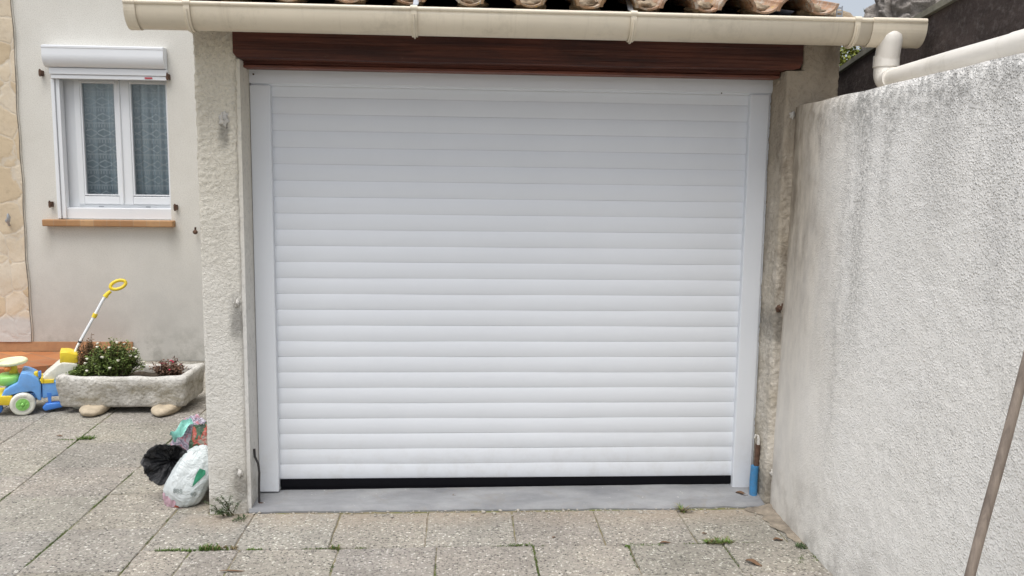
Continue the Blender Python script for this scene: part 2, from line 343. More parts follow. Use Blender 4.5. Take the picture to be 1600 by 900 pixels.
M['steel'] = plain('galvanised steel', (.42, .44, .47), .4, Metallic=.6); M['rust'] = plain('rusty iron', (.10, .055, .035), .85, .5, 40, .5)
M['rod'] = plain('black iron rod', (.035, .032, .032), .6, .4, 40); M['blue'] = plain('blue pvc sleeve', (.055, .23, .46), .45, .15, 20, dirt=.35)
M['moss_edge'] = plain('mossy slab edge', (.17, .165, .13), .9, .35, 18, .6, 50, dirt=.5)
M['tilemortar'] = plain('lichened mortar', (.30, .235, .16), .9, .5, 30, .9, 60, dirt=.8); M['mortar'] = plain('grey lime mortar', (.42, .39, .34), .9, .2, 25, .8, 60, dirt=.3)
M['tblue'] = plain('blue toy plastic', (.15, .36, .72), .42, .10, 5, dirt=.32); M['tblue2'] = plain('deep blue toy plastic', (.06, .22, .66), .35, .06)
M['tyel'] = plain('yellow toy plastic', (.76, .57, .03), .42, .10, 5, dirt=.25); M['tgreen'] = plain('green toy plastic', (.24, .55, .13), .38, .08)
M['tcream'] = plain('pale yellow toy plastic', (.74, .76, .50), .38, .06, dirt=.15); M['twhite'] = plain('white toy plastic', (.66, .66, .58), .45, .10, 6, dirt=.4)
M['torange'] = plain('orange toy plastic', (.70, .25, .05), .4); M['tpole'] = plain('white enamelled tube', (.78, .80, .82), .3, .04)
M['soil'] = plain('potting soil', (.06, .045, .03), .95, .4, 40, 1, 80)
M['cobble'] = plain('round river stone', (.44, .37, .27), .85, .2, 22, .6, 60, dirt=.25)
M['bagwhite'] = m_shrink('white woven plastic', (.66, .70, .70), (.56, .62, .62), 11); M['bagblack'] = m_shrink('black bin liner', (.008, .008, .010), (.02, .02, .022), 13)
M['bagpink'] = m_shrink('pink bag bottom', (.62, .38, .46), (.66, .50, .56)); M['bagred'] = m_shrink('red bag corner', (.62, .14, .09)); M['baggreen'] = plain('green print', (.03, .24, .13), .4)
M['bagtext'] = plain('grey print', (.26, .30, .29), .5); M['teal'] = m_shrink('teal film', (.26, .66, .56), (.36, .74, .64)); M['print'] = m_print(); M['print2'] = m_print2()
M['pole'] = m_wood_pole(); M['red'] = plain('red sticker', (.50, .05, .07), .5)
M['leafg'] = m_leaf('green leaves', ((.06, .095, .022), (.15, .20, .05))); M['leafb'] = m_leaf('brown leaves', ((.10, .055, .028), (.19, .11, .05)))
M['leafr'] = m_leaf('reddish leaves', ((.09, .05, .035), (.17, .095, .06))); M['fwhite'] = plain('white petals', (.82, .80, .68), .6); M['fpink'] = plain('pink petals', (.66, .05, .12), .6)
M['stem'] = plain('plant stem', (.10, .08, .04), .8); M['grass'] = m_leaf('grass blades', ((.06, .12, .02), (.13, .20, .04))); M['drygrass'] = m_leaf('dry grass', ((.16, .12, .06), (.28, .22, .12)))
M['weed'] = m_leaf('grey green weed', ((.05, .085, .035), (.10, .15, .06))); M['moss'] = m_leaf('moss', ((.05, .09, .015), (.11, .16, .03)))
M['tleaf'] = m_leaf('tree leaves', ((.06, .085, .012), (.17, .17, .025))); M['dryleaf'] = plain('dry leaf', (.15, .085, .045), .8, .3, 50)
M['bark'] = plain('bark', (.10, .08, .06), .9, .3, 20, .8)
M['earth'] = plain('bare earth', (.17, .145, .11), .95, .3, 3, .5, 40); M['dirt'] = plain('dirt heap', (.27, .23, .18), .95, .4, 18, 1, 70)
M['paint'] = plain('white paint splash', (.74, .73, .70), .6); M['edge'] = plain('pale mortar edge', (.66, .62, .54), .9, .15, 20, .4, 60); M['putty'] = plain('white filler', (.58, .56, .52), .8, .2, 40, .6)

# ------------------------------------------------------------------ mesh helpers
class MB:
    def __init__(s): s.v = []; s.f = []; s.t = []; s.sm = []
    def add(s, vs, fs, tint=(1, 1, 1), smooth=False):
        o = len(s.v); s.v += [Vector(v) for v in vs]; s.t += [tint] * len(vs)
        s.f += [tuple(i + o for i in f) for f in fs]; s.sm += [smooth] * len(fs); return o
    def box(s, a, b, tint=(1, 1, 1), bev=0):
        x0, y0, z0 = a; x1, y1, z1 = b
        if bev:
            k = bev; vs = []; 
            bm = bmesh.new(); bmesh.ops.create_cube(bm, size=1)
            for v in bm.verts: v.co = Vector((x0 + (v.co.x + .5) * (x1 - x0), y0 + (v.co.y + .5) * (y1 - y0), z0 + (v.co.z + .5) * (z1 - z0)))
            bmesh.ops.bevel(bm, geom=bm.edges[:], offset=k, segments=2, affect='EDGES', profile=.5)
            bm.verts.index_update()
            s.add([v.co.copy() for v in bm.verts], [[v.index for v in f.verts] for f in bm.faces], tint); bm.free(); return
        s.add([(x0, y0, z0), (x1, y0, z0), (x1, y1, z0), (x0, y1, z0), (x0, y0, z1), (x1, y0, z1), (x1, y1, z1), (x0, y1, z1)],
              [(0, 3, 2, 1), (4, 5, 6, 7), (0, 1, 5, 4), (1, 2, 6, 5), (2, 3, 7, 6), (3, 0, 4, 7)], tint)
    def tube(s, pts, rad, n=12, caps=True, tint=(1, 1, 1), flat=1):
        pts = [Vector(p) for p in pts]; rad = rad if isinstance(rad, (list, tuple)) else [rad] * len(pts)
        vs = []; T0 = None; up = None
        for i, p in enumerate(pts):
            a = pts[max(i - 1, 0)]; b = pts[min(i + 1, len(pts) - 1)]; T = (b - a).normalized()
            if up is None: up = T.cross(Vector((0, 0, 1)) if abs(T.z) < .9 else Vector((0, 1, 0))).normalized()
            else: up = (up - T * up.dot(T)).normalized()
            w2 = T.cross(up)
            for k in range(n):
                an = 2 * math.pi * k / n; vs.append(p + rad[i] * (math.cos(an) * up + math.sin(an) * w2 * flat))
        fs = [(i * n + k, i * n + (k + 1) % n, (i + 1) * n + (k + 1) % n, (i + 1) * n + k) for i in range(len(pts) - 1) for k in range(n)]
        s.add(vs, fs, tint, True)
        if caps: 
            o = s.add([vs[k] for k in range(n)], [tuple(reversed(range(n)))], tint); s.add([vs[-n + k] for k in range(n)], [tuple(range(n))], tint)
    def grid(s, fn, nu, nv, tint=(1, 1, 1), smooth=True, closeu=False):
        vs = [fn(i / nu, j / nv) for j in range(nv + 1) for i in range(nu + 1)]
        s.add(vs, [(j * (nu + 1) + i, j * (nu + 1) + i + 1, (j + 1) * (nu + 1) + i + 1, (j + 1) * (nu + 1) + i) for j in range(nv) for i in range(nu)], tint, smooth)
    def ell(s, c, r, n=16, fn=None, tint=(1, 1, 1), rot=None):
        c = Vector(c); vs = []
        m = n // 2
        for j in range(m + 1):
            for i in range(n):
                th = math.pi * j / m; ph = 2 * math.pi * i / n
                d = Vector((math.sin(th) * math.cos(ph), math.sin(th) * math.sin(ph), math.cos(th)))
                q = Vector((d.x * r[0], d.y * r[1], d.z * r[2]))
                if fn: q = fn(d, q)
                if rot: q = rot @ q
                vs.append(c + q)
        s.add(vs, [(j * n + i, (j + 1) * n + i, (j + 1) * n + (i + 1) % n, j * n + (i + 1) % n) for j in range(m) for i in range(n)], tint, True)
    def prism(s, poly, y0, y1, ax='Y', bev=0, tint=(1, 1, 1)):
        # closed outline in the XZ plane pushed through y0..y1 (or YZ through X)
        bm = bmesh.new()
        P = (lambda a, b, d: (a, d, b)) if ax == 'Y' else ((lambda a, b, d: (d, a, b)) if ax == 'X' else (lambda a, b, d: (a, b, d)))
        A = [bm.verts.new(P(a, b, y0)) for a, b in poly]; B = [bm.verts.new(P(a, b, y1)) for a, b in poly]
        n = len(poly); bm.faces.new(A); bm.faces.new(B[::-1])
        for i in range(n): bm.faces.new((A[i], B[i], B[(i + 1) % n], A[(i + 1) % n]))
        bmesh.ops.recalc_face_normals(bm, faces=bm.faces[:])
        if bev:
            bmesh.ops.bevel(bm, geom=[e for e in bm.edges], offset=bev, segments=3, affect='EDGES', profile=.5, clamp_overlap=True)
        bm.verts.index_update()
        s.add([v.co.copy() for v in bm.verts], [[v.index for v in f.verts] for f in bm.faces], tint, bool(bev)); bm.free()
    def leaf(s, p, d, up, L, W, tint=(1, 1, 1), bend=.2):
        d = d.normalized(); sd_ = d.cross(up)
        if sd_.length < 1e-4: sd_ = Vector((1, 0, 0))
        sd_.normalize(); nn = sd_.cross(d)
        m = p + d * L * .5 + nn * L * bend; e = p + d * L
        s.add([p, m + sd_ * W * .5 - nn * L * .05, e, m - sd_ * W * .5 - nn * L * .05, m], [(0, 1, 4), (1, 2, 4), (2, 3, 4), (3, 0, 4)], tint, False)
    def build(s, name, mat, parent=None, disp=None, smooth=None, recalc=False):
        base = parent_world(parent) if parent else Vector((0, 0, 0))
        vs = s.v
        if disp: vs = [v + disp(v) for v in vs]
        me = bpy.data.meshes.new(name); me.from_pydata([v - base for v in vs], [], s.f)
        if recalc or True:
            bm = bmesh.new(); bm.from_mesh(me)
            if recalc: bmesh.ops.recalc_face_normals(bm, faces=bm.faces[:])
            bm.to_mesh(me); bm.free()
        for p, k in zip(me.polygons, s.sm): p.use_smooth = k if smooth is None else smooth
        if any(t != (1, 1, 1) for t in s.t):
            a = me.color_attributes.new('tint', 'FLOAT_COLOR', 'POINT')
            for i, t in enumerate(s.t): a.data[i].color = (*t, 1)
        elif any(n_.type == 'ATTRIBUTE' for n_ in mat.node_tree.nodes):
            a = me.color_attributes.new('tint', 'FLOAT_COLOR', 'POINT')
            for d in a.data: d.color = (1, 1, 1, 1)
        me.materials.append(mat); o = bpy.data.objects.new(name, me); COL.objects.link(o)
        if parent: o.parent = parent
        return o
def parent_world(o):
    p = Vector(o.location)
    while o.parent: o = o.parent; p += Vector(o.location)
    return p
def tag(o, label=None, cat=None, group=None, kind=None):
    for k, v in (('label', label), ('category', cat), ('group', group), ('kind', kind)):
        if v: o[k] = v
    return o
def thing(name, loc, label, cat, group=None):
    o = bpy.data.objects.new(name, None); COL.objects.link(o); o.location = loc; o.empty_display_size = .1
    return tag(o, label, cat, group)
def one(name, mb, mat, loc, label, cat, group=None, **kw):        # a thing made of a single mesh, origin at its base
    o = mb.build(name, mat, **kw); loc = Vector(loc)
    for v in o.data.vertices: v.co -= loc
    o.location = loc; return tag(o, label, cat, group)
def nz(v, s, seed=0): return noise.noise(Vector((v.x * s + seed, v.y * s + seed * 1.7, v.z * s - seed)))
def rj(a, b): return random.uniform(a, b)
G = -.05                                                          # paving level

# ------------------------------------------------------------------ ground and paving
mb = MB(); mb.box((-60, -60, -.5), (60, 60, G - .03)); tag(mb.build('ground', M['earth']), kind='structure')
mb = MB(); mb.grid(lambda u, v: Vector((-4.5 + 7.3 * u, -6 + 9.4 * v, G - .006)), 2, 2); tag(mb.build('paving_joints', M['joint']), kind='structure')
mb = MB()
def slab(x0, y0, x1, y1, sk=0.0):
    g = .0022; t = rj(.90, 1.07); tint = (t * rj(.985, 1.02), t, t * rj(.95, 1.01)); dz = [rj(-.0028, .0028) for _ in range(4)]
    b = .004; N = 10
    def edge(k): return rj(-.0022, .0022)
    ring = []
    cs = [(x0 + g, y0 + g), (x1 - g, y0 + g), (x1 - g, y1 - g), (x0 + g, y1 - g)]
    for i in range(4):
        a, c = cs[i], cs[(i + 1) % 4]
        for k in range(N):
            q = k / N; ring.append((a[0] + (c[0] - a[0]) * q + edge(k), a[1] + (c[1] - a[1]) * q + edge(k)))
    cx, cy = (x0 + x1) / 2, (y0 + y1) / 2; n = len(ring)
    def zz(x, y):
        u = (x - x0) / (x1 - x0); v = (y - y0) / (y1 - y0)
        return dz[0] * (1 - u) * (1 - v) + dz[1] * u * (1 - v) + dz[2] * u * v + dz[3] * (1 - u) * v
    lo = [(x, y, G - .03) for x, y in ring]; mi = [(x, y, G - b + zz(x, y)) for x, y in ring]
    top = [(x + (cx - x) * b / abs(x1 - x0) * 2, y + (cy - y) * b / abs(y1 - y0) * 2, G + zz(x, y)) for x, y in ring]
    fs = []
    for k in range(n):
        k2 = (k + 1) % n; fs += [(k, k2, n + k2, n + k), (n + k, n + k2, 2 * n + k2, 2 * n + k)]
    fs.append(tuple(2 * n + k for k in range(n)))
    vs = lo + mi + top
    if sk: vs = [(x + y * (sk[0] + (sk[1] - sk[0]) * (x - x0) / (x1 - x0)), y, z) for x, y, z in vs]
    mb.add(vs, fs, tint)
# first row in front of the threshold, then staggered rows towards the viewer
xs = [-.455, -.075, .325, .735, 1.13, 1.52, 1.925, 2.33, 2.46]
for i in range(len(xs) - 1):
    y1 = -.215 if i else -.2
    slab(xs[i], -.595, xs[i + 1], y1 if xs[i + 1] < 2.4 else -.2)
ys = [-.595, -.872, -1.287, -1.70, -2.11, -2.53, -2.94, -3.35, -3.77, -4.18, -4.60, -5.01, -5.4]
for r in range(len(ys) - 1):
    off = [-.045, -.02, .17][r % 3] if r else -.045
    x = off; 
    slab(-.455, ys[r + 1], -.245, ys[r]); slab(-.245, ys[r + 1], off, ys[r])
    while x < 2.45:
        x2 = min(x + .4155, 2.46); slab(x, ys[r + 1], x2, ys[r]); x = x2
# courtyard on the left: square slabs
xl = [-.455, -.855, -1.335, -1.75, -2.10, -2.52, -2.93, -3.35, -3.76, -4.18]
for i in range(len(xl) - 1):
    off = 0 if i < 1 else (-.02 if i == 1 else -.155 if i < 3 else .03)
    y = -5.4 + off - .03
    while y < 3.15:
        y2 = min(y + .4225, 3.19); slab(xl[i + 1], y, xl[i], y2, (-.07 if i else 0, -.07 if i > 1 else 0)); y = y2
for j in range(9):
    y = -.2 + .4 * j
    if y < 3.1: slab(-.455, y, -.292, min(y + .4, 3.19))
tag(mb.build('paving', M['paving']), kind='structure')

# terracotta terrace against the house
mb = MB(); pts = []
for k in range(25):
    a = k / 24; x = -4.6 + a * 2.66
    pts.append((x, 3.19 - .80 * max(0, 1 - max(0, (x + 3.2) / 1.262) ** 2) ** .62))
poly = pts + [(-4.6, 3.192)]
mb.prism([(x, y) for x, y in poly[::-1]], G - .04, .036, 'Z')
tag(mb.build('terrace', M['terra']), kind='structure')

# ------------------------------------------------------------------ house
hx, hy = -2.1, 3.2
house = thing('house', (hx, hy, G), 'beige rendered house wall with a small white window, set back on the left', 'house')
ox0, ox1, oz0, oz1 = -2.505, -1.577, 1.165, 2.50
mb = MB()
def wallquad(x0, x1, z0, z1, n=1): mb.box((x0, 3.2, z0), (x1, 3.45, z1))
wallquad(-7, ox0, G, 4.2); mb.box((ox1, 3.2, G), (2.3, 3.28, 4.2)); mb.box((-1.502, 3.2803, G), (2.3, 3.45, 4.2)); mb.box((ox0, 3.2, G), (ox1, 3.28, oz0)); mb.box((ox0, 3.2803, G), (-1.502, 3.45, oz0)); mb.box((ox0, 3.2, oz1), (ox1, 3.28, 4.2)); mb.box((ox0, 3.2803, oz1), (-1.502, 3.45, 4.2))
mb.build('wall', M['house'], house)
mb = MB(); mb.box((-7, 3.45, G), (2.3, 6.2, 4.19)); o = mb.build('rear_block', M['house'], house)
# hollow out: the room behind the window is a niche of its own in front of the block
o.data.transform(Matrix.Translation((0, .45, 0)))
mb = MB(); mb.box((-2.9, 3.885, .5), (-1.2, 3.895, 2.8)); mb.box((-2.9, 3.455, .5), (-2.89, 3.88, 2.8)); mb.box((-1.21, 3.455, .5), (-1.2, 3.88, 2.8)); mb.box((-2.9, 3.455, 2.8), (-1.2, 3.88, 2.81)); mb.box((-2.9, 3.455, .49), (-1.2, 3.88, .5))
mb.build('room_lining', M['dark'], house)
mb = MB()
def cl(u, v):
    x = -4.6 + u * (4.6 - 2.78) + .004 * math.sin(v * 23) + .003 * math.sin(v * 61); z = .12 + v * 4.0
    return Vector((x if u > .98 else -4.6 + u * 1.82, 3.176 + .007 * noise.noise(Vector((x * 5, 0, z * 5))), z))
mb.grid(cl, 60, 130)
mb.box((-4.6, 3.18, .12), (-2.80, 3.199, 4.12)); mb.build('stone_cladding', M['clad'], house)
mb = MB(); mb.tube([Vector((-2.778 + .004 * math.sin(v * 23) + .003 * math.sin(v * 61), 3.193, .12 + v * 4.0)) for v in [i / 60 for i in range(61)]], .0065, 8); mb.build('mortar_edge', M['edge'], house)
mb = MB(); mb.box((-4.6, 3.183, .037), (-1.94, 3.199, .118)); mb.build('skirting', M['skirt'], house)
# window
win = MB(); 
Yf = 3.295
win.box((-2.503, Yf, 1.176), (-2.37, Yf + .06, 2.36), bev=.004); win.box((-1.53, Yf, 1.176), (-1.505, Yf + .06, 2.36), bev=.004)
win.box((-2.37, Yf, 2.325), (-1.53, Yf + .06, 2.36)); win.box((-2.37, Yf, 1.176), (-1.53, Yf + .06, 1.29))
wo_ = win.build('window', M['upvc'], house)
s_ = MB(); s_.box((-2.50, 3.215, 1.168), (-1.58, 3.292, 1.262), bev=.006); s_.build('window_ledge', M['upvc'], wo_)
def sash(x0, x1, gx0, gx1):
    s = MB(); a, b = Yf - .018, Yf + .045
    for q in ((x0, gx0, 1.29, 2.33), (gx1, x1, 1.29, 2.33)): s.box((q[0], a, q[2]), (q[1], b, q[3]), bev=.006)
    s.box((gx0, a + .001, 1.292), (gx1, b, 1.358), bev=.005); s.box((gx0, a + .001, 2.30), (gx1, b, 2.328), bev=.005)
    # glazing bead
    for q in ((gx0, gx0 + .012, 1.365, 2.30), (gx1 - .012, gx1, 1.365, 2.30)): s.box((q[0], a + .008, q[2]), (q[1], b - .01, q[3]))
    s.box((gx0 + .012, a + .009, 1.365), (gx1 - .012, b - .01, 1.377))
    so = s.build('sash', M['upvc'], wo_)
    g = MB(); g.box((gx0 + .011, Yf + .012, 1.375), (gx1 - .011, Yf + .016, 2.302)); g.build('pane', M['glass'], wo_)
sash(-2.37, -1.998, -2.318, -2.030); sash(-1.994, -1.53, -1.915, -1.580)
ns = MB(); ns.tube([(-1.996, Yf - .022, 1.30), (-1.996, Yf - .022, 2.32)], .010, 8); ns.build('astragal', M['upvc'], wo_)
for x in (-2.19, -1.80):
    s = MB(); s.box((x - .02, Yf - .004, 1.268), (x + .02, Yf - .001, 1.276)); s.build('drain_slot', M['steel'], wo_)
s = MB(); s.grid(lambda u, v: Vector((-2.42 + u * .93, 3.41 + .018 * math.sin(u * 47 + .6 * math.sin(v * 3)) + .008 * math.sin(u * 113), 1.25 + 1.12 * v)), 160, 12); s.build('net_curtain', M['lace'], wo_)
s = MB(); s.tube([(-2.075, 3.345, 2.33), (-2.07, 3.345, 1.86)], .0018, 6); s.ell((-2.07, 3.345, 1.842), (.009, .009, .02), 10); s.build('pull_cord', M['tpole'], wo_)
s = MB(); prof = [(3.19, 2.575), (3.066, 2.575), (3.060, 2.571), (3.060, 2.556), (3.064, 2.552)] + [(3.062 + .085 * (1 - math.cos(a_)), 2.50 - .092 * math.sin(a_)) for a_ in [i * math.pi / 2 / 12 for i in range(13)]] + [(3.19, 2.408)]
s.prism([(3.19 - (3.19 - y) * .72, z) for y, z in prof], -2.525, -1.562, 'X'); s.box((-2.52, 3.12, 2.577), (-1.57, 3.199, 2.582)); s.build('shutter_box', M['upvc'], wo_)
s = MB(); s.box((-2.498, 3.150, 2.352), (-1.556, 3.20, 2.404), bev=.004); s.box((-2.49, 3.158, 2.318), (-1.556, 3.20, 2.350), bev=.003); s.build('shutter_end_bar', M['upvc'], wo_)
s = MB(); s.box((-1.735, 3.153, 2.328), (-1.675, 3.157, 2.340)); s.build('sticker', M['red'], wo_)
for (a, b) in ((-2.503, -2.44), (-1.6, -1.579)):
    s = MB(); s.box((a, 3.178, 1.170), (a + .9 * (b - a) * .5, 3.25, 2.317), bev=.003); s.box((a + (b - a) * .5, 3.192, 1.170), (b, 3.26, 2.317), bev=.003)
    if b > -2: s = MB(); s.box((a, 3.235, 1.170), (b, 3.285, 2.40), bev=.003)
    s.build('shutter_guide', M['upvc'], wo_)
s = MB(); s.box((-2.61, 3.125, 1.108), (-1.545, 3.30, 1.164), bev=.008); s.build('window_sill', M['sill'], wo_)
for (x, z) in ((-2.57, 2.36), (-1.553, 2.35), (-2.55, 1.29), (-1.53, 1.275)):
    s = MB(); s.box((x - .012, 3.15, z - .022), (x + .012, 3.20, z + .022), bev=.004); s.tube([(x, 3.152, z - .03), (x, 3.152, z + .03)], .007, 8); s.build('hinge_pin', M['rust'], wo_)
for (x, z, q) in ((-2.895, 1.14, 1), (-1.37, 1.06, 0)):
    s = MB(); s.tube([(x, 3.17, z - .03), (x + .01, 3.13, z), (x + .025, 3.12, z + .04), (x + .02, 3.12, z + .07)] if q else [(x, 3.19, z), (x, 3.15, z), (x + .005, 3.15, z + .05)], [.010, .012, .016, .006] if q else .008, 8)
    s.ell((x + .005, 3.14, z + .01), (.022, .012, .02), 10); s.build('shutter_catch', M['steel'] if q else M['rust'], house)

# ------------------------------------------------------------------ garage
gar = thing('garage', (1.15, 0, G), 'garage with white roller door, dark timber beam and clay tile roof', 'garage')
def grained(nx, ny, fn, amp, sc, seed):
    mb = MB()
    mb.grid(lambda u, v: fn(u, v), nx, ny); return mb
# left pillar: front, inner and outer face as one rounded skin
def pillar_mesh(x0, x1, y0, y1, z0, z1, amp, seed, step=.006, rr=.014):
    per = [(x0, y1)]; 
    def seg(a, b):
        L = math.dist(a, b); n = max(1, int(L / step)); return [(a[0] + (b[0] - a[0]) * k / n, a[1] + (b[1] - a[1]) * k / n) for k in range(1, n + 1)]
    per += seg((x0, y1), (x0, y0 + rr))
    for k in range(1, 5): a = math.pi + k * math.pi / 8; per.append((x0 + rr + rr * math.cos(a), y0 + rr + rr * math.sin(a)))
    per += seg((x0 + rr, y0), (x1 - rr, y0))
    for k in range(1, 5): a = 1.5 * math.pi + k * math.pi / 8; per.append((x1 - rr + rr * math.cos(a), y0 + rr + rr * math.sin(a)))
    per += seg((x1, y0 + rr), (x1, y1))
    nv = int((z1 - z0) / step); mb = MB(); vs = []
    cx = (x0 + x1) / 2
    for j in range(nv + 1):
        z = z0 + (z1 - z0) * j / nv
        for (x, y) in per:
            p = Vector((x, y, z)); n = Vector((0, -1, 0)) if y <= y0 + .004 else Vector((1 if x > cx else -1, 0, 0))
            if y0 + .004 < y < y0 + rr: n = (n + Vector((0, -1, 0))).normalized()
            a = amp(p) * (1 if y < y0 + rr * 1.01 or x < cx else .3)
            w_ = Vector((x, y, z)) + .012 * Vector((nz(p, 20, 3), 0, nz(p, 20, 5)))
            h = max(0, nz(w_, 62, seed) + .1) * 1.6 + .9 * nz(w_, 130, seed) + 1.6 * nz(p, 7, seed)
            vs.append(p + n * h * a)
    m = len(per); mb.add(vs, [(j * m + i, j * m + i + 1, (j + 1) * m + i + 1, (j + 1) * m + i) for j in range(nv) for i in range(m - 1)], smooth=True)
    return mb
ampL = lambda p: .0010 + .0040 * min(1, max(0, (p.z - .9) / 1.1))
mb = pillar_mesh(-.289, -.112, -.2, -.045, G - .03, 2.155, ampL, 3)
mb.box((-.285, -.19, 2.145), (-.116, -.05, 2.156)); mb.build('pillar', M['pillar'], gar)
mb = MB(); mb.box((-.285, -.046, G - .03), (-.104, 3.19, 2.20)); mb.build('side_wall', M['house'], gar)
mb = MB(); mb.box((-.115, -.190, G), (-.0955, .03, 2.03)); mb.build('jamb', M['jamb'], gar)
mb = pillar_mesh(2.366, 2.612, -.2, .10, G - .03, 2.028, lambda p: .0032, 9, .008)
up = pillar_mesh(2.438, 2.612, -.2, .10, 2.0, 2.17, lambda p: .004, 9, .008)
mb.add(up.v, up.f, smooth=True); mb.box((2.370, -.19, 2.02), (2.44, .1, 2.029))
mb.build('pillar', M['pillar2'], gar)
mb = MB(); mb.box((2.412, .10, G - .03), (2.60, 3.19, 2.20)); mb.build('side_wall', M['house'], gar)
for (x, z, kind) in ((-.167, 1.765, 0), (-.134, .945, 1), (-.141, .142, 2), (2.383, .93, 1), (2.395, .125, 2), (2.40, 1.83, 2)):
    s = MB(); yy = -.205
    if kind < 2: s.tube([(x, yy + .01, z), (x, yy - .03, z), (x + .004, yy - .032, z + .03)], .004, 8)
    s.ell((x, yy + .004, z), (.012, .007, .016) if kind else (.022, .008, .026), 18, lambda d, q: q * (1 + .9 * noise.noise(d * 2.5 + Vector((z, 0, 0)))))
    s.build('hinge_stub', M['putty'] if kind == 2 or x < 1 else M['rust'], gar)
# threshold
mb = MB()
def th(u, v):
    x = -.105 + u * 2.50; y = -.195 + v * .29; fr = min(1, v / .05)
    return Vector((x, y - (.016 * noise.noise(Vector((x * 3, 0, 1))) + .012 * noise.noise(Vector((x * 14, 0, 1)))) * (1 - v), -.032 + (.0245 + .018 * min(1, max(0, u * 1.3 - .05))) * v - .016 * (1 - fr) ** 2 + .0015 * noise.noise(Vector((x * 6, y * 6, 0)))))
mb.grid(th, 120, 24); mb.grid(lambda u, v: Vector((th(u, 0).x, th(u, 0).y, G - .02 + v * (th(u, 0).z - G + .02))), 120, 2); mb.build('threshold', M['concrete'], gar)
# roller door curtain
mb = MB(); P = .077; z0 = .04
for k in range(25):
    za = z0 + P * k; zb = min(za + P, 1.94); prof = []
    for j in range(13):
        t = j / 12
        if za + t * P > zb + 1e-6: break
        b = .0043 * (1 - abs(2 * t - 1) ** 2.0)
        prof.append((-b, za + t * P - (0 if t < 1 else .0004)))
    vs = []; nseg = 8
    for (y, z) in prof:
        for i in range(nseg + 1): vs.append((-.004 + 2.268 * i / nseg, y + .0012 * math.sin(k * 1.7 + i * .8), z))
    mb.add(vs, [(j * (nseg + 1) + i, j * (nseg + 1) + i + 1, (j + 1) * (nseg + 1) + i + 1, (j + 1) * (nseg + 1) + i) for j in range(len(prof) - 1) for i in range(nseg)], smooth=True)
door = mb.build('roller_door', M['door'], gar)
mb = MB(); mb.box((-.003, .004, .0), (2.262, .02, 1.95)); mb.build('door_backing', M['dark'], door)
mb = MB(); mb.box((.0, -.006, .004), (2.258, .003, .042)); mb.box((.002, .0, -.02), (2.256, .0035, .006)); mb.build('bottom_seal', M['black'], door)
mb = MB(); mb.box((-.094, -.034, -.012), (-.001, .03, 1.938), bev=.004); mb.build('guide_rail', M['door'], door)
mb = MB(); mb.box((2.259, -.034, -.012), (2.352, .03, 1.938), bev=.004); mb.build('guide_rail', M['door'], door)
mb = MB(); mb.box((2.3525, -.018, -.012), (2.365, .03, 2.004)); mb.box((2.3651, .101, -.012), (2.45, .12, 2.004)); mb.build('side_plate', M['door'], door)
mb = MB(); mb.box((-.096, -.030, 1.945), (2.4, .03, 2.06), bev=.003); mb.box((-.09, -.022, 1.936), (2.352, .03, 1.947)); mb.build('header_panel', M['door'], door)
for (x, z) in ((-.075, 1.985), (2.375, 1.99)):
    s = MB(); s.tube([(x, -.0335, z), (x, -.029, z)], .004, 10); s.build('screw', M['rust'], door)
s = MB(); s.tube([(2.12, -.026, 1.942), (2.12, -.020, 1.942)], .003, 10); s.build('screw', M['rust'], door)
# timber
mb = MB(); pr = [(-.119, 2.22), (-.119, 2.055), (-.105, 2.036), (-.09, 2.032)] + [(-.09 + i * .2, 2.032 + .0015 * math.sin(i * 1.3)) for i in range(1, 12)] + [(2.395, 2.032), (2.42, 2.038), (2.434, 2.06), (2.434, 2.22)]
mb.prism(pr[::-1], -.206, -.03, 'Y', bev=0)
lb = mb.build('lintel_beam', M['beam'], gar)
s = MB(); pr = [(-.125, 2.034), (-.125, 2.02), (-.119, 2.0155), (-.05, 2.0155), (-.05, 2.034)]
s.prism(pr, -.108, 2.362, 'X'); s.build('lintel_board', M['board'], lb)
s = MB(); s.box((-.10, -.129, 2.003), (2.36, -.05, 2.0150), bev=.002); s.build('board_edge', M['boardedge'], lb)
mb = MB(); mb.box((-.33, -.24, 2.158), (2.62, -.208, 2.235)); mb.build('wall_plate', M['beam'], gar)
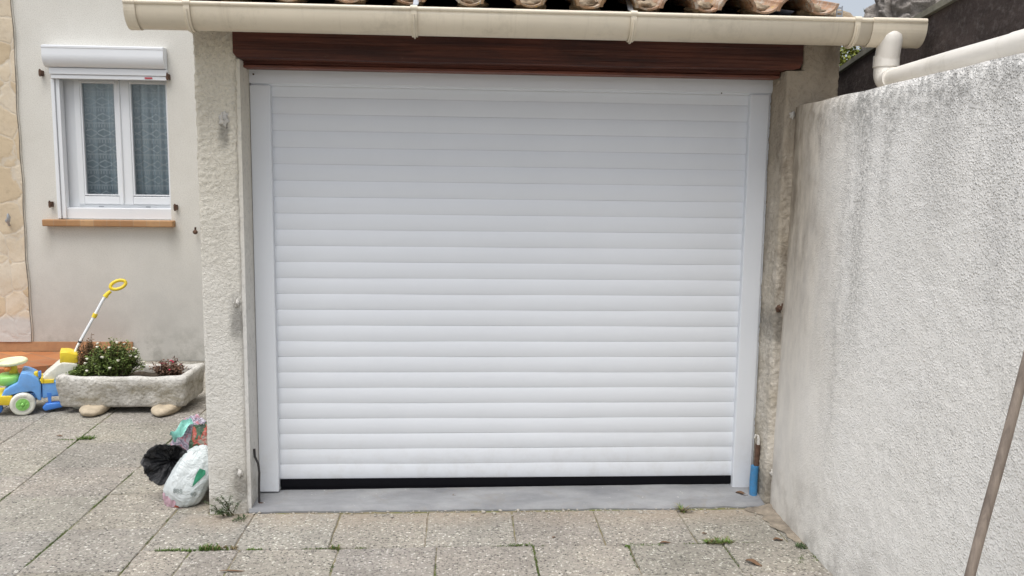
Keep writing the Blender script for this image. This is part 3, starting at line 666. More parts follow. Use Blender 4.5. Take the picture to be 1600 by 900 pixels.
# roof : boarding + pan and cover tiles
SL = R(17.5); cs, sn = math.cos(SL), math.sin(SL)
def rf(x, l, h): return Vector((x, -.385 + l * cs - h * sn, 2.262 + l * sn + h * cs))
mb = MB()
a = [rf(-.36, .03, -.055), rf(2.56, .03, -.055), rf(2.56, 3.7, -.055), rf(-.36, 3.7, -.055)]; b = [v - Vector((0, 0, .022)) for v in a]
mb.add(a + b, [(0, 1, 2, 3), (7, 6, 5, 4), (0, 4, 5, 1), (1, 5, 6, 2), (2, 6, 7, 3), (3, 7, 4, 0)]); roof = mb.build('roof_boarding', M['beam'], gar)
mb = MB()
def tile(x, l0, L, cover, tint, drop):
    ro, th_ = (.083, .013); n = 12; vs = []
    for e in range(2):
        l = l0 + L * e; k = (1 if not cover else (1.0 if e == 0 else .82)) if cover else (.84 if e == 0 else 1.0)
        for side in range(2):
            r = (ro - (th_ if side else 0)) * k
            for i in range(n + 1):
                an = math.pi * i / n; cx = r * math.cos(an); h = r * math.sin(an) * (.82 if cover else .70)
                hh = (drop + h) if cover else (drop - h)
                vs.append(rf(x + cx + rjx, l, hh + (.0 if e else .016 if cover else .014)))
    m = n + 1; fs = []
    for i in range(n):
        fs += [(i, i + 1, 2 * m + i + 1, 2 * m + i), (m + i, 3 * m + i, 3 * m + i + 1, m + i + 1), (i, m + i, m + i + 1, i + 1), (2 * m + i, 2 * m + i + 1, 3 * m + i + 1, 3 * m + i)]
    fs += [(0, 2 * m, 3 * m, m), (n, m + n, 3 * m + n, 2 * m + n)]
    mb.add(vs, fs, tint, False)
for c in range(-5, 7):
    xp = .918 + .2535 * c
    for r in range(10):
        rjx = rj(-.005, .005); t = rj(.8, 1.15); tile(xp, -.0 + r * .37 + rj(-.012, .012), .43, False, (t, t * rj(.95, 1.02), t * rj(.9, 1.0)), .012)
        if c == 6: continue
        rjx = rj(-.006, .006); t = rj(.8, 1.15); tile(xp + .127, -.02 + r * .37 + rj(-.015, .012), .43, True, (t, t * rj(.95, 1.02), t * rj(.9, 1.0)), -.026)
mb.build('roof_tiles', M['tile'], roof, recalc=True)
for c in range(-5, 7):
    xp = .918 + .2535 * c
    mb = MB(); mb.ell(rf(xp + rj(-.012, .012), .12, -.028), (.062, .08, .030), 22, lambda d, q: q * (1 + .5 * noise.noise(d * 2.2 + Vector((c * 3, 0, 0))) + .2 * noise.noise(d * 7 + Vector((c, 0, 0))))); mb.build('mortar_bedding', M['tilemortar'], roof)
mb = MB(); mb.ell(rf(2.58, .25, -.045), (.045, .28, .030), 20, lambda d, q: q * (1 + .35 * noise.noise(d * 3)), rot=Matrix.Rotation(SL, 3, 'X'))
mb.build('verge_mortar', M['tilemortar'], roof)
# gutter
def gprof(off=0, n=22):
    return [(-.42 - (.066 + off) * math.cos(math.pi * k / n), 2.196 - (.089 + off) * math.sin(math.pi * k / n) ** .92) for k in range(n + 1)]
def gshell(mb, x0, x1, off=0, th_=.0025):
    o = gprof(off); i_ = gprof(off - th_); n = len(o); vs = []
    for x in (x0, x1):
        for (y, z) in o: vs.append((x, y, z))
        for (y, z) in i_: vs.append((x, y, z))
    fs = []
    for k in range(n - 1):
        fs += [(k, k + 1, 2 * n + k + 1, 2 * n + k), (n + k, 3 * n + k, 3 * n + k + 1, n + k + 1), (k, n + k, n + k + 1, k + 1), (2 * n + k, 2 * n + k + 1, 3 * n + k + 1, 3 * n + k)]
    fs += [(0, 2 * n, 3 * n, n), (n - 1, 2 * n - 1, 4 * n - 1, 3 * n - 1)]
    mb.add(vs, fs, smooth=False)
mb = MB(); gshell(mb, -.462, 2.66); mb.tube([(-.462, -.484, 2.203), (2.66, -.484, 2.203)], .0095, 12)
gut = mb.build('gutter', M['gutter'], gar)
for p in gut.data.polygons: p.use_smooth = len(p.vertices) == 4
s = MB(); gshell(s, 2.615, 2.845, .0045); s.tube([(2.615, -.486, 2.204), (2.847, -.486, 2.204)], .0115, 12)
cap = [(y, z) for y, z in gprof(.0046)]; s.prism(cap, 2.845, 2.851, 'X'); s.build('gutter_outlet', M['gutter'], gut, smooth=None)
s = MB(); s.prism([(y, z) for y, z in gprof(.004)], -.470, -.462, 'X'); gshell(s, -.462, -.425, .0035); s.tube([(-.470, -.484, 2.203), (-.425, -.484, 2.203)], .011, 12); s.build('gutter_end_cap', M['gutter'], gut)
for x in (-.222, .687, 1.594, 2.547):
    s = MB(); gshell(s, x - .012, x + .012, .006, .004); s.tube([(x - .014, -.485, 2.205), (x + .014, -.485, 2.205)], .0125, 12); s.tube([(x, y, z) for y, z in gprof(.009)][1:-1], .004, 6)
    s.build('gutter_clip', M['gutter'], gut)
for x in (.687, 1.594):
    s = MB(); w2 = .011
    path = [(-.478, 2.214), (-.45, 2.222), (-.40, 2.236), (-.37, 2.262), (-.30, 2.31), (-.18, 2.36)]
    s.add([(x + sx * w2 + (i - 1) * .002, y, z + t) for i, (y, z) in enumerate(path) for (sx, t) in ((-1, 0), (1, 0), (1, .003), (-1, .003))],
          [tuple(4 * i + j for j in (k, (k + 1) % 4)) + tuple(4 * (i + 1) + j for j in ((k + 1) % 4, k)) for i in range(len(path) - 1) for k in range(4)])
    s.build('gutter_strap', M['steel'], gut, recalc=True)
s = MB()
s.box((2.508, -.362, 2.20), (2.512, -.358, 2.275)); s.box((2.532, -.362, 2.20), (2.536, -.358, 2.285))
for k in range(5): s.box((2.512, -.3615, 2.205 + k * .017), (2.532, -.3585, 2.212 + k * .017))
s.build('gutter_strap', M['steel'], gut)
# outlet, elbow and the pipe lying along the wall top
s = MB(); s.tube([(2.712, -.455, 2.170), (2.712, -.455, 2.166), (2.712, -.453, 2.155), (2.714, -.445, 2.13), (2.716, -.425, 2.06)], [.016, .032, .045, .050, .050], 24); s.tube([(2.716, -.42, 2.068), (2.716, -.42, 2.020)], .0535, 24)
s.build('outlet_socket', M['pipe'], gut)
s = MB(); path = [(2.716, -.42, 2.035)]
for k in range(9):
    a = k / 8 * math.pi / 2 * .97; path.append((2.716 - .001 * k, -.42 - .055 * (1 - math.cos(a)), 2.012 - .052 * math.sin(a)))
path += [(2.70, -.52, 1.962)]
s.tube(path, [.049] * 9 + [.047, .046], 24); s.build('elbow', M['pipe'], gut)
s = MB(); s.tube([(2.705, -.48, 1.9625), (2.70, -.95, 1.968), (2.70, -4.6, 1.985)], .0415, 24); s.build('drain_pipe', M['pipe'], gut)
s = MB(); s.tube([(2.70, -1.30, 1.9690), (2.70, -1.42, 1.9695)], .0445, 24); s.build('pipe_coupler', M['pipe'], gut)

# ------------------------------------------------------------------ boundary wall on the right
mb = MB()
NY, NZ = 460, 340
def wallf(u, v):
    y = -.175 - (u ** 1.0) * 2.45; z = -.055 + v * 1.92
    x = 2.386 + .028 * (max(0, z) / 1.86) * math.exp((y + .175) / .22) + .010 * math.exp((y + .175) / .08)
    x += .006 * noise.noise(Vector((0, y * 1.6, z * 1.6)))
    a = .0011 * min(1, max(.10, (-y - .35) / .5))
    p = Vector((0, y, z)); h = nz(p, 38, 2) + 1.4 * nz(p, 14, 4)
    x -= a * h
    if v > .965: x += .014 * ((v - .965) / .035) ** 2.2 * min(1, max(0, (-.2 - y) / .5))
    return Vector((x, y, z + (.004 * noise.noise(Vector((y * 5, 3, 0))) if v > .9 else 0)))
mb.grid(lambda u, v: wallf(u, 1 - v), NY, NZ)
mb.grid(lambda u, v: Vector((wallf(u, 1).x + v * (2.88 - wallf(u, 1).x), wallf(u, 1).y, wallf(u, 1).z + .01 * math.sin(v * math.pi))), 120, 4)
mb.box((2.392, -9, G - .03), (2.88, -2.625, 1.862)); mb.box((2.50, -2.625, G - .03), (2.87, -.21, 1.85))
one('boundary_wall', mb, M['rwall'], (2.6, -1.4, G), 'white roughcast boundary wall with grey algae stains along the right', 'wall')

# neighbour's shed
shed = thing('neighbour_shed', (3.9, -.8, G), 'dark tarred shed wall with sloping top edge behind the white pipe', 'shed')
mb = MB(); poly = [(1.6, G - .04), (1.6, 1.93), (.428, 2.111), (.075, 2.172), (-.382, 2.240), (-.63, 2.268), (-1.01, 2.318), (-2.4, 2.52), (-5, 2.85), (-5, G - .04)]
mb.prism(poly, 2.905, 4.9, 'X'); mb.build('wall', M['shed'], shed)
mb = MB(); up_ = [(y, z + .002) for y, z in poly[1:9]]; pl = up_ + [(y, z + .026 + .004 * math.sin(y * 9)) for y, z in up_[::-1]]
mb.prism(pl, 2.885, 4.95, 'X'); mb.build('roof_edge', M['moss_edge'], shed)

# rubble wall behind the roof
mb = MB()
def rub(d, q):
    e = .35
    q = Vector((math.copysign(abs(d.x) ** e, d.x) * .235, math.copysign(abs(d.y) ** e, d.y) * .2, math.copysign(abs(d.z) ** .8, d.z) * 1.46))
    w2 = Vector((q.x, q.y, q.z)) + .04 * noise.noise_vector(q * 6)
    dd = noise.voronoi(w2 * 6.5)[0]; joint = min(1, (dd[1] - dd[0]) * 3.2)
    f = noise.fractal(q * 16, .8, 2.2, 6)
    k = -.050 * (1 - joint) + .030 * f + .03 * noise.noise(q * 3)
    return q + Vector((d.x, d.y, d.z * .4)).normalized() * k
vs = []; NA, NH = 150, 420
for j in range(NH + 1):
    for i in range(NA):
        zz_ = 1 - 2 * j / NH; rr_ = math.sqrt(max(0, 1 - abs(zz_) ** 6)); ph = 2 * math.pi * i / NA
        vs.append(Vector((3.745, 1.38, 1.35)) + rub(Vector((rr_ * math.cos(ph), rr_ * math.sin(ph), zz_)), None))
mb.add(vs, [(j * NA + i, (j + 1) * NA + i, (j + 1) * NA + (i + 1) % NA, j * NA + (i + 1) % NA) for j in range(NH) for i in range(NA)], smooth=True)
one('rubble_wall', mb, M['rock'], (3.7, 1.35, G), 'rough grey rubble stone masonry rising behind the tile roof and gutter end', 'stone wall')

# tree beyond the garage
random.seed(5)
tree = thing('tree', (4.95, 4.4, G), 'yellow green tree glimpsed between garage pillar and dark shed', 'tree')
mb = MB(); mb.tube([(4.95, 4.4, G), (4.93, 4.42, .9), (5.0, 4.4, 1.8), (4.95, 4.35, 2.8)], [.11, .09, .065, .02], 10)
for k in range(9):
    a = k * 2.4; z = 1.5 + k * .12; mb.tube([(4.95, 4.4, z), (4.95 + .4 * math.cos(a), 4.4 + .4 * math.sin(a), z + .25), (4.95 + .75 * math.cos(a), 4.4 + .75 * math.sin(a), z + .4)], [.03, .018, .006], 6)
mb.build('trunk', M['bark'], tree)
mb = MB()
for k in range(230):
    d = Vector((random.gauss(0, 1), random.gauss(0, 1), random.gauss(0, 1))).normalized() * rj(.35, 1)
    c = Vector((4.98 + d.x * 1.15, 4.4 + d.y * 1.1, 2.45 + d.z * .74)); t0 = rj(.45, 1.5)
    for q in range(42):
        p = c + Vector((random.gauss(0, .10), random.gauss(0, .10), random.gauss(0, .08))); dd = Vector((rj(-1, 1), rj(-1, 1), rj(-.6, .8)))
        t = t0 * rj(.7, 1.3); mb.leaf(p, dd, Vector((rj(-1, 1), rj(-1, 1), 1)), rj(.04, .07), rj(.02, .035), (t, t, t * .8))
mb.build('crown', M['tleaf'], tree)

# ------------------------------------------------------------------ stone trough, its stones and plants
tx, ty = -1.37, 1.72
ZT, ZB = .208, -.008
trough = thing('stone_trough', (tx, ty, ZB), 'long weathered grey stone trough on two stones planted with flowers', 'planter')
mb = MB(); NR = 120
def rrect(hx_, hy_, rad):
    out = []
    for k in range(NR):
        s_ = 2 * math.pi * k / NR; c_, q = math.cos(s_), math.sin(s_); e = .22
        out.append((hx_ * math.copysign(abs(c_) ** e, c_), hy_ * math.copysign(abs(q) ** e, q)))
    return out
def per_rect(hx_, hy_, rr):
    # perimeter evenly sampled, rounded corners
    pts = []; segs = [((hx_ - rr, -hy_), (hx_, -hy_ + rr)), ((hx_, hy_ - rr), (hx_ - rr, hy_)), ((-hx_ + rr, hy_), (-hx_, hy_ - rr)), ((-hx_, -hy_ + rr), (-hx_ + rr, -hy_))]
    cen = [(hx_ - rr, -hy_ + rr, -90), (hx_ - rr, hy_ - rr, 0), (-hx_ + rr, hy_ - rr, 90), (-hx_ + rr, -hy_ + rr, 180)]
    for i in range(4):
        cx, cy, a0 = cen[i]
        for k in range(6): a = R(a0 + 90 * k / 5); pts.append((cx + rr * math.cos(a), cy + rr * math.sin(a)))
        nx = cen[(i + 1) % 4]; a = R(nx[2]); tgt = (nx[0] + rr * math.cos(a), nx[1] + rr * math.sin(a)); n = 40 if i % 2 else 20; st = pts[-1]
        for k in range(1, n): pts.append((st[0] + (tgt[0] - st[0]) * k / n, st[1] + (tgt[1] - st[1]) * k / n))
    return pts
rings = []
for (k, z) in [(-.035, 0), (-.022, .006), (-.016, .02), (-.014, .05), (-.010, .08), (-.006, .11), (-.002, .14), (0, .17), (.001, .195), (-.004, .208), (-.014, .215), (-.04, .214), (-.052, .208), (-.058, .19), (-.060, .15), (-.062, .10)]:
    rings.append([(x, y, z + ZB) for x, y in per_rect(.428 + k, .215 + k, .03 if k > -.03 else .025)])
n = len(rings[0]); vs = []
for j, rg in enumerate(rings):
    for (x, y, z) in rg:
        p = Vector((x, y, z)); out = Vector((x / .42, y / .2, 0)).normalized() * (1 if j < 11 else -1)
        sag = -.008 * (1 - (x / .43) ** 2) if z > .12 else 0
        p.x += .30 * (y + .215) * max(0, -x / .43) * .5
        vs.append(Vector((tx, ty, 0)) + p + out * (.010 * nz(p, 9, 4) + .005 * nz(p, 28, 2)) + Vector((0, 0, (sag + .010 * nz(Vector((x, y, 0)), 7, 9)) * (1 if z > .1 else .3))))
mb.add(vs, [(j * n + i, j * n + (i + 1) % n, (j + 1) * n + (i + 1) % n, (j + 1) * n + i) for j in range(len(rings) - 1) for i in range(n)], smooth=True)
mb.add(vs[:n], [tuple(reversed(range(n)))]); mb.build('basin', M['trough'], trough)
mb = MB(); mb.grid(lambda u, v: Vector((tx - .385 + u * .77, ty - .17 + v * .34, .150 + .012 * noise.noise(Vector((u * 9, v * 5, 0))))), 40, 20); mb.build('soil', M['soil'], trough)
for (x, lab) in ((-1.553, 'rounded beige stone under the left half of the trough'), (-1.093, 'rounded beige stone under the right end of the trough')):
    mb = MB(); mb.ell((x, 1.56, -.022), (.085, .15, .042), 28, lambda d, q: Vector((q.x * (1 + .12 * d.z), q.y, q.z if q.z > -.028 else -.028)) * (1 + .10 * noise.noise(d * 1.7 + Vector((x * 9, 0, 0)))))
    mb.v = [Vector((v.x, v.y, max(v.z, G))) if v.z < .015 else Vector((v.x, v.y, min(v.z, .010))) for v in mb.v]
    one('support_stone', mb, M['cobble'], (x, 1.56, G), lab, 'stone', 'stones holding up the trough')
def bush(name, c, rx, ry, h, nst, nl, leafm, lab, cat, L=(.014, .026), flowers=None, fm=None, fr=.012, seed=1, droop=0):
    random.seed(seed); t = thing(name, c, lab, cat); c = Vector(c)
    st, lf, fl = MB(), MB(), MB()
    for k in range(nst):
        a = rj(0, 6.283); q = rj(0, 1) ** .6; b = c + Vector((rx * .45 * q * math.cos(a), ry * .45 * q * math.sin(a), 0))
        e = c + Vector((rx * q * math.cos(a), ry * q * math.sin(a), h * (1 - .55 * q * q) * rj(.5, 1.18)))
        m = (b + e) / 2 + Vector((rj(-.01, .01), rj(-.01, .01), h * .12)); pts = [b, m, e]; st.tube(pts, [.0022, .0018, .001], 5)
        for i in range(nl):
            u = rj(.15, 1); p = (b.lerp(m, u * 2) if u < .5 else m.lerp(e, u * 2 - 1)); tt = rj(.6, 1.35) * (.75 + .5 * u)
            d = Vector((rj(-1, 1), rj(-1, 1), rj(-.3 - droop, .9 - droop))); 
            if tt < .5: continue
            lf.leaf(p + d * .006, d, Vector((rj(-.5, .5), rj(-.5, .5), 1)), rj(*L), rj(*L) * .6, (tt, tt, tt))
        if flowers and random.random() < flowers:
            fl = MB()
            for i in range(6):
                aa = i * 1.047; d = Vector((math.cos(aa), math.sin(aa), .5)); fl.leaf(e + Vector((0, -.006, .008)), d, Vector((0, 0, 1)), fr * 1.1, fr, bend=.3)
            fl.ell(e + Vector((0, -.006, .010)), (fr * .7, fr * .7, fr * .6), 8); fl.build('flower', M[fm], t)
    st.build('stems', M['stem'], t); lf.build('leaves', M[leafm], t)
    return t
bush('flowering_plant', (-1.475, 1.67, .155), .205, .13, .245, 190, 26, 'leafg', 'bushy green plant with small white flowers filling the middle of the trough', 'plant', flowers=.13, fm='fwhite', fr=.013, seed=3)
bush('low_plant', (-1.68, 1.62, .155), .09, .09, .085, 60, 22, 'leafg', 'low olive green plant at the left end of the trough', 'plant', seed=8)
bush('brown_shrub', (-1.645, 1.69, .155), .095, .06, .27, 90, 26, 'leafb', 'small bronze brown shrub beside the white flowering plant', 'plant', L=(.010, .018), seed=4)
bush('red_plant', (-1.13, 1.74, .152), .13, .09, .12, 60, 22, 'leafr', 'wilted reddish plant with a few pink flowers at the right of the trough', 'plant', flowers=.22, fm='fpink', fr=.009, seed=6, droop=.3)

# ------------------------------------------------------------------ ride-on toy
YAW = R(23); TP = Vector((-2.03, 1.485, 0)); TD = Vector((math.cos(YAW), math.sin(YAW), 0)); TN = Vector((-math.sin(YAW), math.cos(YAW), 0))
toy = thing('ride_on_toy', (TP.x, TP.y, G), 'blue and yellow plastic ride-on toy with white push pole beside the trough', 'toy')
def W(px, py, dep=0):          # outline of the toy's side, measured in its own turned plane
    d = f_ + (px - 800) / 1294 * r_ - (py - 450) / 1294 * u_; c0 = Vector((.893, -3.9965, 1.49)); o_ = TP + TN * dep
    q = c0 + d * ((o_ - c0).dot(TN) / d.dot(TN)); return ((q - TP).dot(TD) + TP.x, q.z)      # photo units to metres in the toy's side plane
def V(px, py, y=1.62): x, z = W(px, py, y - 1.485); return Vector((x, y, z))
ya, yb = 1.49, 1.73
mb = MB(); mb.prism([W(*q) for q in [(2, 619), (6, 611), (16, 604), (27, 599), (30, 588), (33, 583), (42, 584), (52, 588), (60, 594), (64, 602), (64.5, 626), (59, 626), (54, 615), (49, 612), (30, 614), (14, 619), (8, 628), (0, 628)]], ya, yb, bev=.008)
mb.build('bonnet', M['tblue'], toy)
mb = MB(); mb.prism([W(*q) for q in [(65, 599), (84, 596), (120, 594), (124, 604), (122, 618), (92, 618), (66, 624)]], ya + .012, yb - .012, bev=.008); mb.prism([W(*q) for q in [(10, 618), (110, 612), (110, 619), (12, 627)]], ya + .03, yb - .03)
mb.build('rear_body', M['tblue'], toy)
mb = MB(); mb.prism([W(*q) for q in [(-14, 619), (19.5, 618.5), (17, 632), (12, 634), (-14, 633)]], ya - .008, yb + .008, bev=.008); mb.build('bumper', M['tyel'], toy)
mb = MB(); c = W(14, 592, .12); mb.ell((c[0], 1.61, c[1]), (.066, .075, .040), 24, lambda d, q: Vector((math.copysign(abs(d.x) ** .6, d.x) * .066, math.copysign(abs(d.y) ** .6, d.y) * .09, math.copysign(abs(d.z) ** .6, d.z) * .038))); mb.build('dashboard', M['tgreen'], toy)
mb = MB(); c = W(10, 580); mb.ell((c[0], 1.56, c[1]), (.022, .022, .020), 12); mb.build('horn_button', M['torange'], toy)
mb = MB(); mb.tube([V(22, 588), V(20, 568)], [.028, .022], 14); mb.build('steering_column', M['tyel'], toy)
mb = MB(); c = W(19, 565, .13); cc = Vector((c[0], 1.62, c[1])); rot = Matrix.Rotation(R(-3), 3, 'Y') @ Matrix.Rotation(R(3), 3, 'X')
ring = [cc + rot @ Vector((.078 * math.cos(2 * math.pi * k / 32), .078 * math.sin(2 * math.pi * k / 32), 0)) for k in range(33)]; mb.tube(ring, .0135, 10, caps=False)
mb.ell(cc, (.075, .075, .008), 20, rot=rot); mb.build('steering_wheel', M['tcream'], toy)
mb = MB(); mb.prism([W(*q) for q in [(63, 596), (70, 588), (80, 580), (90, 571), (98, 568), (122, 570), (124, 584), (120, 595), (84, 597)]], ya + .03, yb - .03, bev=.010); mb.build('seat', M['twhite'], toy)
mb = MB(); mb.prism([W(*q) for q in [(62, 595), (84, 594.5), (84, 599), (66, 600)]], ya + .008, yb - .008); mb.build('seat_trim', M['tyel'], toy)
mb = MB(); mb.prism([W(*q) for q in [(52, 585), (58, 584), (58, 592), (52, 590)]], ya + .05, ya + .10, bev=.003); mb.prism([W(*q) for q in [(64, 590), (67, 592), (68, 600), (64, 599)]], ya + .0, ya + .10, bev=.002); mb.build('key', M['tyel'], toy)
mb = MB(); mb.prism([W(*q) for q in [(59, 584), (63, 583), (64, 594), (60, 592)]], ya + .05, ya + .09, bev=.003); mb.build('key_holder', M['tblue2'], toy)
mb = MB(); mb.prism([W(*q) for q in [(93, 552), (107, 552), (122, 556), (122, 570), (93, 570)]], ya + .04, yb - .04, bev=.008); mb.build('backrest', M['tyel'], toy)
mb = MB(); mb.prism([W(*q) for q in [(66, 637), (72, 631), (90, 629), (98, 630), (98, 636), (84, 639), (70, 642)]], ya - .01, ya + .06, bev=.006); mb.prism([W(*q) for q in [(73, 615), (80, 615), (80, 634), (76, 634)]], ya + .01, ya + .04); mb.build('footrest', M['tblue2'], toy)
def wheel(x, y, s_):
    w_ = MB(); c = (x, y, .025); prof = [(-.024, .052), (-.026, .064), (-.022, .072), (-.012, .075), (.012, .075), (.022, .072), (.024, .062), (.024, .03)]
    N = 28; vs = [(x + r * math.cos(2 * math.pi * k / N), y + yy * 1, .025 + r * math.sin(2 * math.pi * k / N)) for (yy, r) in prof for k in range(N)]
    w_.add(vs, [(j * N + k, j * N + (k + 1) % N, (j + 1) * N + (k + 1) % N, (j + 1) * N + k) for j in range(len(prof) - 1) for k in range(N)], smooth=True)
    w_.tube([(x, y - .021, .025), (x, y + .02, .025)], .056, 28); wo = w_.build('wheel', M['twhite'] if s_ else M['tcream'], toy, recalc=True)
    h = MB(); h.tube([(x, y - .0245, .025), (x, y + .0, .025)], .040, 24)
    for k in range(6): a = k * 1.047; h.box((x + .022 * math.cos(a) - .006, y - .028, .025 + .022 * math.sin(a) - .006), (x + .022 * math.cos(a) + .006, y - .024, .025 + .022 * math.sin(a) + .006), bev=.001)
    h.ell((x, y - .026, .025), (.012, .008, .012), 12); h.build('hub', M['tgreen'], wo)
wx = W(36, 634)[0]; wheel(wx, 1.485, 1); wheel(wx, 1.735, 1); wheel(-1.655, 1.50, 1); wheel(-1.655, 1.71, 1)
mb = MB(); b = W(-2, 640); mb.prism([W(*q) for q in [(-10, 634), (2, 634), (3, 644), (0, 648), (-10, 648)]], ya + .04, ya + .10, bev=.004); mb.build('front_skid', M['tblue2'], toy)
mb = MB(); mb.tube([V(112, 562), V(117, 551), V(125, 534), V(148, 493), V(158, 474), V(162, 467), V(167, 461)], .0105, 12); pole = mb.build('push_pole', M['tpole'], toy)
mb = MB(); mb.tube([V(146.5, 496), V(149.5, 490)], .016, 14); mb.build('collar', M['tyel'], pole)
mb = MB(); mb.tube([V(124.3, 535.5), V(125.5, 533)], .0125, 12); mb.build('pole_clip', M['dark'], pole)
mb = MB(); mb.tube([V(164, 464), V(168, 459), V(173, 455)], [.017, .014, .012], 12)
cc = V(184.5, 445); a = R(20); ring = []
for k in range(33):
    t = 2 * math.pi * k / 32; ex, ez = .050 * math.cos(t), .027 * math.sin(t); ring.append(cc + Vector((ex * math.cos(a) - ez * math.sin(a), .008 * math.sin(t), ex * math.sin(a) + ez * math.cos(a))))
mb.tube(ring, .0115, 10, caps=False); mb.build('push_grip', M['tyel'], pole)

toy.rotation_euler = (0, 0, YAW)

# ------------------------------------------------------------------ bags by the pillar
def pillow(c, r, rot, seed, wr=.08, pinch=.5, n=56):
    mb = MB()
    def fn(d, q):
        e = .75
        q = Vector((math.copysign(abs(d.x) ** e, d.x) * r[0], math.copysign(abs(d.y) ** e, d.y) * r[1], math.copysign(abs(d.z) ** .95, d.z) * r[2]))
        q.y *= (1 - pinch * abs(d.z) ** 3); q.x *= (1 - .25 * abs(d.z) ** 4)
        k = noise.noise(d * 2.2 + Vector((seed, 0, 0))) * wr + abs(noise.noise(Vector((d.x * 6, d.y * 6, d.z * 2.2)) + Vector((seed, 0, 0)))) * wr * 1.1 - abs(noise.noise(Vector((d.x * 11, d.y * 11, d.z * 4)) + Vector((0, seed, 0)))) * wr * .6
        return q * (1 + k)
    mb.ell(c, r, n, fn, rot=rot); mb.v = [Vector((v.x, v.y, max(v.z, G + .001))) for v in mb.v]; mb.v = [Vector((min(v.x, -.296), v.y, v.z)) for v in mb.v]
    return mb
bag = thing('fertiliser_bag', (-.42, -.02, G), 'white plastic sack with green leaf print and pink base, leaning by the pillar', 'bag')
rot = Matrix.Rotation(R(27), 3, 'Y') @ Matrix.Rotation(R(-12), 3, 'X')
mb = pillow((-.418, -.055, .062), (.094, .082, .165), rot, 2.3, .085)
sack = mb.build('sack', M['bagwhite'], bag, recalc=True)
bvh = BVHTree.FromPolygons(mb.v, mb.f)
camp = Vector((.893, -3.9965, 1.49))
def project(pts, off=.002):
    out = []
    for p in pts:
        d = (p - camp).normalized(); h = bvh.ray_cast(camp, d)
        out.append((h[0] - d * off) if h[0] is not None else p)
    return out
def ray(px, py, dist=4.1):      # a point on the sack seen in that direction, used once to lay the prints on its skin
    d = (f_ + (px - 800) / 1294 * r_ - (py - 450) / 1294 * u_).normalized(); return camp + d * dist
def decal(poly, name, mat, n=10):
    # polygon filled with a small fan grid and laid on the sack
    c = Vector((sum(p[0] for p in poly) / len(poly), sum(p[1] for p in poly) / len(poly))); vs = [ray(*c)]; m = len(poly) * 6
    per = []
    for i in range(len(poly)):
        a, b = poly[i], poly[(i + 1) % len(poly)]
        for k in range(6): per.append((a[0] + (b[0] - a[0]) * k / 6, a[1] + (b[1] - a[1]) * k / 6))
    L = 5
    for l in range(1, L + 1):
        for p in per: vs.append(ray(c[0] + (p[0] - c[0]) * l / L, c[1] + (p[1] - c[1]) * l / L))
    vs = project(vs); fs = [(0, 1 + k, 1 + (k + 1) % m) for k in range(m)]
    for l in range(L - 1):
        for k in range(m): fs.append((1 + l * m + k, 1 + (l + 1) * m + k, 1 + (l + 1) * m + (k + 1) % m, 1 + l * m + (k + 1) % m))
    d = MB(); d.add(vs, fs, smooth=True); return d.build(name, mat, bag)
decal([(300, 761), (306, 742), (312, 732), (321, 735), (321, 741), (312, 750)], 'leaf_print', M['baggreen'])
def text(body, px, py, h, name, slant=0):
    cu = bpy.data.curves.new(name, 'FONT'); cu.body = body; cu.size = 1; ob = bpy.data.objects.new(name, cu); COL.objects.link(ob)
    dg = bpy.context.evaluated_depsgraph_get(); me = bpy.data.meshes.new_from_object(ob.evaluated_get(dg)); bpy.data.objects.remove(ob)
    pts = [ray(px + v.co.x * h, py - v.co.y * h + v.co.x * h * slant) for v in me.vertices]; fs = [tuple(p.vertices) for p in me.polygons]
    d = MB(); d.add(project(pts, .003), fs); bpy.data.meshes.remove(me); return d.build(name, M['bagtext'], bag)
text('888', 270, 770, 10, 'printed_text', .12); text('40', 297, 776, 10, 'printed_text', -.1)
for p in sack.data.polygons: pass
# coloured base of the sack: faces near its lower corner get their own sheets
base_pink, base_red = MB(), MB()
bw = [Vector(v) for v in mb.v]; cen = Vector((-.418, -.055, .062))
for f in mb.f:
    c = sum((bw[i] for i in f), Vector()) / len(f); q = rot.inverted() @ (c - cen)
    if q.z < -.112 - .02 * q.x / .1:
        tgt = base_red if q.x > -.004 else base_pink
        tgt.add([bw[i] + (bw[i] - cen).normalized() * .0016 for i in f], [tuple(range(len(f)))], smooth=True)
base_pink.build('pink_base', M['bagpink'], bag); base_red.build('red_base', M['bagred'], bag)
# black liner: open crumpled mouth
mb = MB(); random.seed(3)
bc = Vector((-.525, -.01, .138))
def blk(u, v):
    a = 2 * math.pi * u; fold = .04 * math.sin(7 * a + 1.3) + .03 * math.sin(13 * a) + .22 * noise.noise(Vector((math.cos(a) * 2, math.sin(a) * 2, v * 2))) + .20 * abs(noise.noise(Vector((math.cos(a) * 5, math.sin(a) * 5, v * 2.5)))) - .05 + .10 * abs(noise.noise(Vector((math.cos(a) * 11, math.sin(a) * 11, v * 5))))
    if v < .5: t = v / .5; r = .118 * math.sin(t * math.pi / 2) ** .7; y = .11 * (1 - t) ** 1.2          # outer skin, back to rim
    else: t = (v - .5) / .5; r = .118 * (1 - t) ** .8 * .97; y = .075 * t ** 1.1                           # inner hollow
    r *= 1 + fold * min(1, r / .06) * .55
    y += .018 * noise.noise(Vector((math.cos(a) * 4, math.sin(a) * 4, v * 7)))
    return bc + Vector((r * math.cos(a) * .98, y - .05 + .010 * math.sin(7 * a) * min(1, r / .1), r * math.sin(a) * .86))
mb.grid(blk, 160, 40)
one('bin_liner', mb, M['bagblack'], (bc.x, bc.y, G), 'crumpled black plastic bin liner lying on top of the white sack', 'bag')
sach = thing('printed_packet', (-.47, .22, G), 'crumpled packet with teal flap and pinkish print behind the black liner', 'packaging')
